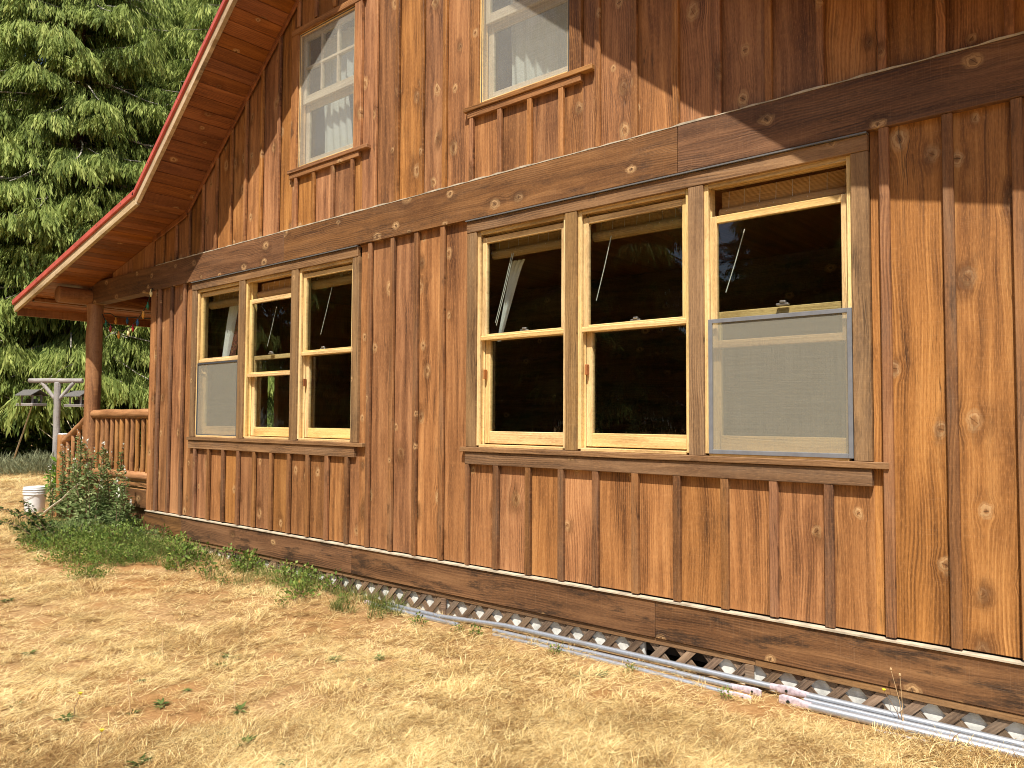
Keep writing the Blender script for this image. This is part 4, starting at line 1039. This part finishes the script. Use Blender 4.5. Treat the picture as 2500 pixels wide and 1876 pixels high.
# tall flower stalks
def stalk(px, py, h_, lean, bloom, label):
    p = onground(px, py); o = empty('flower_stalk', p, label, 'weed', 'thin flower stalks on the lawn')
    q = [p, p+Vector((lean*.3, 0, h_*.5)), p+Vector((lean, .02, h_))]
    add('stem', MB().tube(q, [.0022, .0018, .0012], 4), 'drystalk' if not bloom else 'cane', o)
    add('flower_head', MB().lathe([(0, q[2].z-.004), (.006, q[2].z), (.010 if bloom else .005, q[2].z+.008), (0, q[2].z+.011)], q[2].x, q[2].y, 8), 'yellow' if bloom else 'drystalk', o)
stalk(320, 1755, .20, -.10, False, 'bent stalk beside the leftmost dandelion rosettes'); stalk(180, 1760, .13, .02, True, 'short yellow bloom near the lower left corner')
stalk(240, 1860, .12, -.02, True, 'yellow bloom at the bottom edge of the lawn'); stalk(575, 1745, .14, -.05, False, 'thin dry stalk at the middle rosette')
stalk(2207, 1785, .27, -.06, False, 'tall dry stalk leaning over the right poles'); stalk(2207, 1784, .25, -.02, False, 'second tall dry stalk over the right poles'); stalk(2205, 1783, .16, -.09, True, 'yellow bloom before the lattice at right')
stalk(400, 1620, .16, -.07, False, 'thin dry stalk left of the lawn centre')

# ------------------------------------------------------------------ dry grass
def grass_mat():
    N = NT('dry_grass_blades'); at = N.n('ShaderNodeAttribute', attribute_name='rnd')
    g = N.n('ShaderNodeNewGeometry'); P = g.outputs['Position']
    it = N.n('ShaderNodeAttribute', attribute_name='irnd', attribute_type='INSTANCER')
    a = N.noise(P, .9, 3, .6); b = N.noise(P, 3.2, 2)
    f = N.math('MULTIPLY_ADD', N.math('SUBTRACT', a, .5), 1.25, .55); f = N.math('MULTIPLY_ADD', N.math('SUBTRACT', b, .5), 1.1, f)
    f = N.math('MULTIPLY_ADD', N.math('SUBTRACT', at.outputs['Fac'], .5), 1.25, f); f = N.math('MULTIPLY_ADD', N.math('SUBTRACT', it.outputs['Fac'], .5), .4, f, clamp=True)
    cc = N.ramp(f, [(.05, (.27, .152, .055)), (.32, (.50, .325, .125)), (.62, (.73, .54, .235)), (.95, (.89, .76, .41))])
    pr = N.bsdf(cc, .7, 0, None, .25); tl = N.n('ShaderNodeBsdfTranslucent'); N.t.links.new(cc, tl.inputs[0])
    mx = N.n('ShaderNodeMixShader'); mx.inputs[0].default_value = .3; N.t.links.new(pr, mx.inputs[1]); N.t.links.new(tl.outputs[0], mx.inputs[2])
    return N.end(mx.outputs[0])
M_['grass'] = grass_mat()
M_['grassgreen'] = leaf_mat('green_grass_blades', (.06, .09, .02), (.14, .18, .045), (.30, .30, .10), .35, .6)
def clump(seed, n, Rr, l0, l1, wd, e0, e1, mat):
    g = np.random.default_rng(seed); a = g.uniform(0, 6.28, n); r_ = Rr*np.sqrt(g.random(n)); p0 = np.stack([r_*np.cos(a), r_*np.sin(a), g.uniform(0, .012, n)], 1)
    az = g.uniform(0, 6.28, n); el = g.uniform(e0, e1, n)**1.0; L = g.uniform(l0, l1, n); h = np.stack([np.cos(az), np.sin(az), 0*az], 1); s_ = np.stack([-np.sin(az), np.cos(az), 0*az], 1)
    W = wd*g.uniform(.6, 1.3, n); crv = g.uniform(-.2, .9, n); sb = g.uniform(-.5, .5, n)
    pts = []
    for t in (0, .35, .7, 1.):
        c_ = p0+h*(L*t*np.cos(el))[:, None]+s_*(L*sb*t*t*.5)[:, None]; c_[:, 2] += L*(np.sin(el)*t-crv*.5*t*t*np.sin(el)) + .004; c_[:, 2] = np.maximum(c_[:, 2], .003)
        w_ = (W*(1-.75*t))[:, None]; tilt = np.array([0, 0, .35])
        pts += [c_-s_*w_*.5, c_+(s_+tilt)*w_*.5]
    V_ = np.stack(pts, 1).reshape(-1, 3); b_ = np.arange(n)*8
    F_ = np.concatenate([np.stack([b_+2*i, b_+2*i+1, b_+2*i+3, b_+2*i+2], 1) for i in range(3)])
    return npmesh('grass_clump', V_, F_, mat, np.tile(g.random(n), 3))
def scatter(name, P, rot, scl, idx, meshes, label):
    coll = bpy.data.collections.new(name+'_clumps')
    for i, me_ in enumerate(meshes):
        o = bpy.data.objects.new('grass_clump_%02d' % i, me_); coll.objects.link(o)
    n = len(P); pm = bpy.data.meshes.new(name); pm.vertices.add(n); pm.vertices.foreach_set('co', P.astype(np.float32).ravel())
    for nm, ty, dat in (('rot', 'FLOAT_VECTOR', rot), ('scl', 'FLOAT', scl), ('idx', 'INT', idx), ('irnd', 'FLOAT', rng.random(n))):
        at = pm.attributes.new(nm, ty, 'POINT'); at.data.foreach_set('vector' if ty == 'FLOAT_VECTOR' else 'value', np.ascontiguousarray(dat).ravel())
    o = bpy.data.objects.new(name, pm); COL.objects.link(o)
    ng = bpy.data.node_groups.new(name, 'GeometryNodeTree')
    ng.interface.new_socket('Geometry', in_out='INPUT', socket_type='NodeSocketGeometry'); ng.interface.new_socket('Geometry', in_out='OUTPUT', socket_type='NodeSocketGeometry')
    gi = ng.nodes.new('NodeGroupInput'); go = ng.nodes.new('NodeGroupOutput'); ip = ng.nodes.new('GeometryNodeInstanceOnPoints'); ci = ng.nodes.new('GeometryNodeCollectionInfo')
    ci.inputs[0].default_value = coll; ci.inputs['Separate Children'].default_value = True; ci.inputs['Reset Children'].default_value = True
    def na(nm, ty): 
        k = ng.nodes.new('GeometryNodeInputNamedAttribute'); k.data_type = ty; k.inputs[0].default_value = nm; return k.outputs[0]
    L = ng.links.new
    L(gi.outputs[0], ip.inputs['Points']); L(ci.outputs[0], ip.inputs['Instance']); ip.inputs['Pick Instance'].default_value = True
    L(na('idx', 'INT'), ip.inputs['Instance Index']); L(na('rot', 'FLOAT_VECTOR'), ip.inputs['Rotation']); L(na('scl', 'FLOAT'), ip.inputs['Scale'])
    L(ip.outputs[0], go.inputs[0])
    md = o.modifiers.new('scatter', 'NODES'); md.node_group = ng
    tag(o, label, kind='stuff'); return o
def wedge(n, r0, r1, pw):
    """points round the camera foot with density falling as r**-pw"""
    u_ = rng.random(n); e = 2-pw; r_ = (r0**e+(r1**e-r0**e)*u_)**(1/e); th = rad(-100)+rad(118)*rng.random(n)
    x = r_*np.sin(th); y = -4.25+r_*np.cos(th); return x, y, r_
x1, y1, r1_ = wedge(17000, .9, 4.2, 0.3); x2, y2, r2_ = wedge(36000, 4.0, 34, 1.55)
x = np.concatenate([x1, x2]); y = np.concatenate([y1, y2]); r_ = np.concatenate([r1_, r2_])
keep = ((y < -.03) | (x < -12.4)) & ~((x < -9) & (x > -12.5) & (y > -.6)) & ~((x < -20) & (y > 4.5+.0*x) )
dens = .5+.5*np.sin(x*2.1+1.3*np.sin(y*1.7))*np.sin(y*2.6+1.1*np.sin(x*1.3))
keep &= rng.random(len(x)) < .55+.45*dens
keep &= ~((y > -.32) & (x > -6) & (rng.random(len(x)) < .6))
x, y, r_, dens = x[keep], y[keep], r_[keep], dens[keep]; n = len(x)
P = np.stack([x, y, gz(x, y)-.003], 1); rot = np.stack([rng.normal(0, .08, n), rng.normal(0, .08, n), rng.uniform(0, 6.28, n)], 1)
scl = (.65+.55*dens*rng.random(n)+.2*rng.random(n))*np.clip((r_/4)**.45, .9, 2.2)
dry = [clump(100+i, 60, .085, .035, .10, .0031, .02, .36, 'grass') for i in range(6)] + [clump(120+i, 44, .05, .04, .09, .0028, .2, 1.0, 'grass') for i in range(3)]
idx = np.where(rng.random(n) < .86, rng.integers(0, 6, n), rng.integers(6, 9, n)).astype(np.int32)
scatter('dry_grass', P, rot, scl, idx, dry, 'dry straw coloured grass matted over the lawn')
# green grass round the shrubs and along the wall
n = 900; x = rng.normal(-9.6, .75, n); y = -.30-np.abs(rng.normal(0, .30, n))
xw = rng.uniform(-9.2, -4.6, 110); yw = -.08-np.abs(rng.normal(0, .22, 110)); x = np.concatenate([x, xw]); y = np.concatenate([y, yw]); n = len(x)
P = np.stack([x, y, gz(x, y)-.003], 1); rot = np.stack([rng.normal(0, .08, n), rng.normal(0, .08, n), rng.uniform(0, 6.28, n)], 1)
scatter('green_grass', P, rot, rng.uniform(.7, 1.5, n), rng.integers(0, 3, n).astype(np.int32), [clump(140+i, 40, .05, .06, .14, .003, .5, 1.35, 'grassgreen') for i in range(3)], 'green grass growing round the shrubs and wall foot')
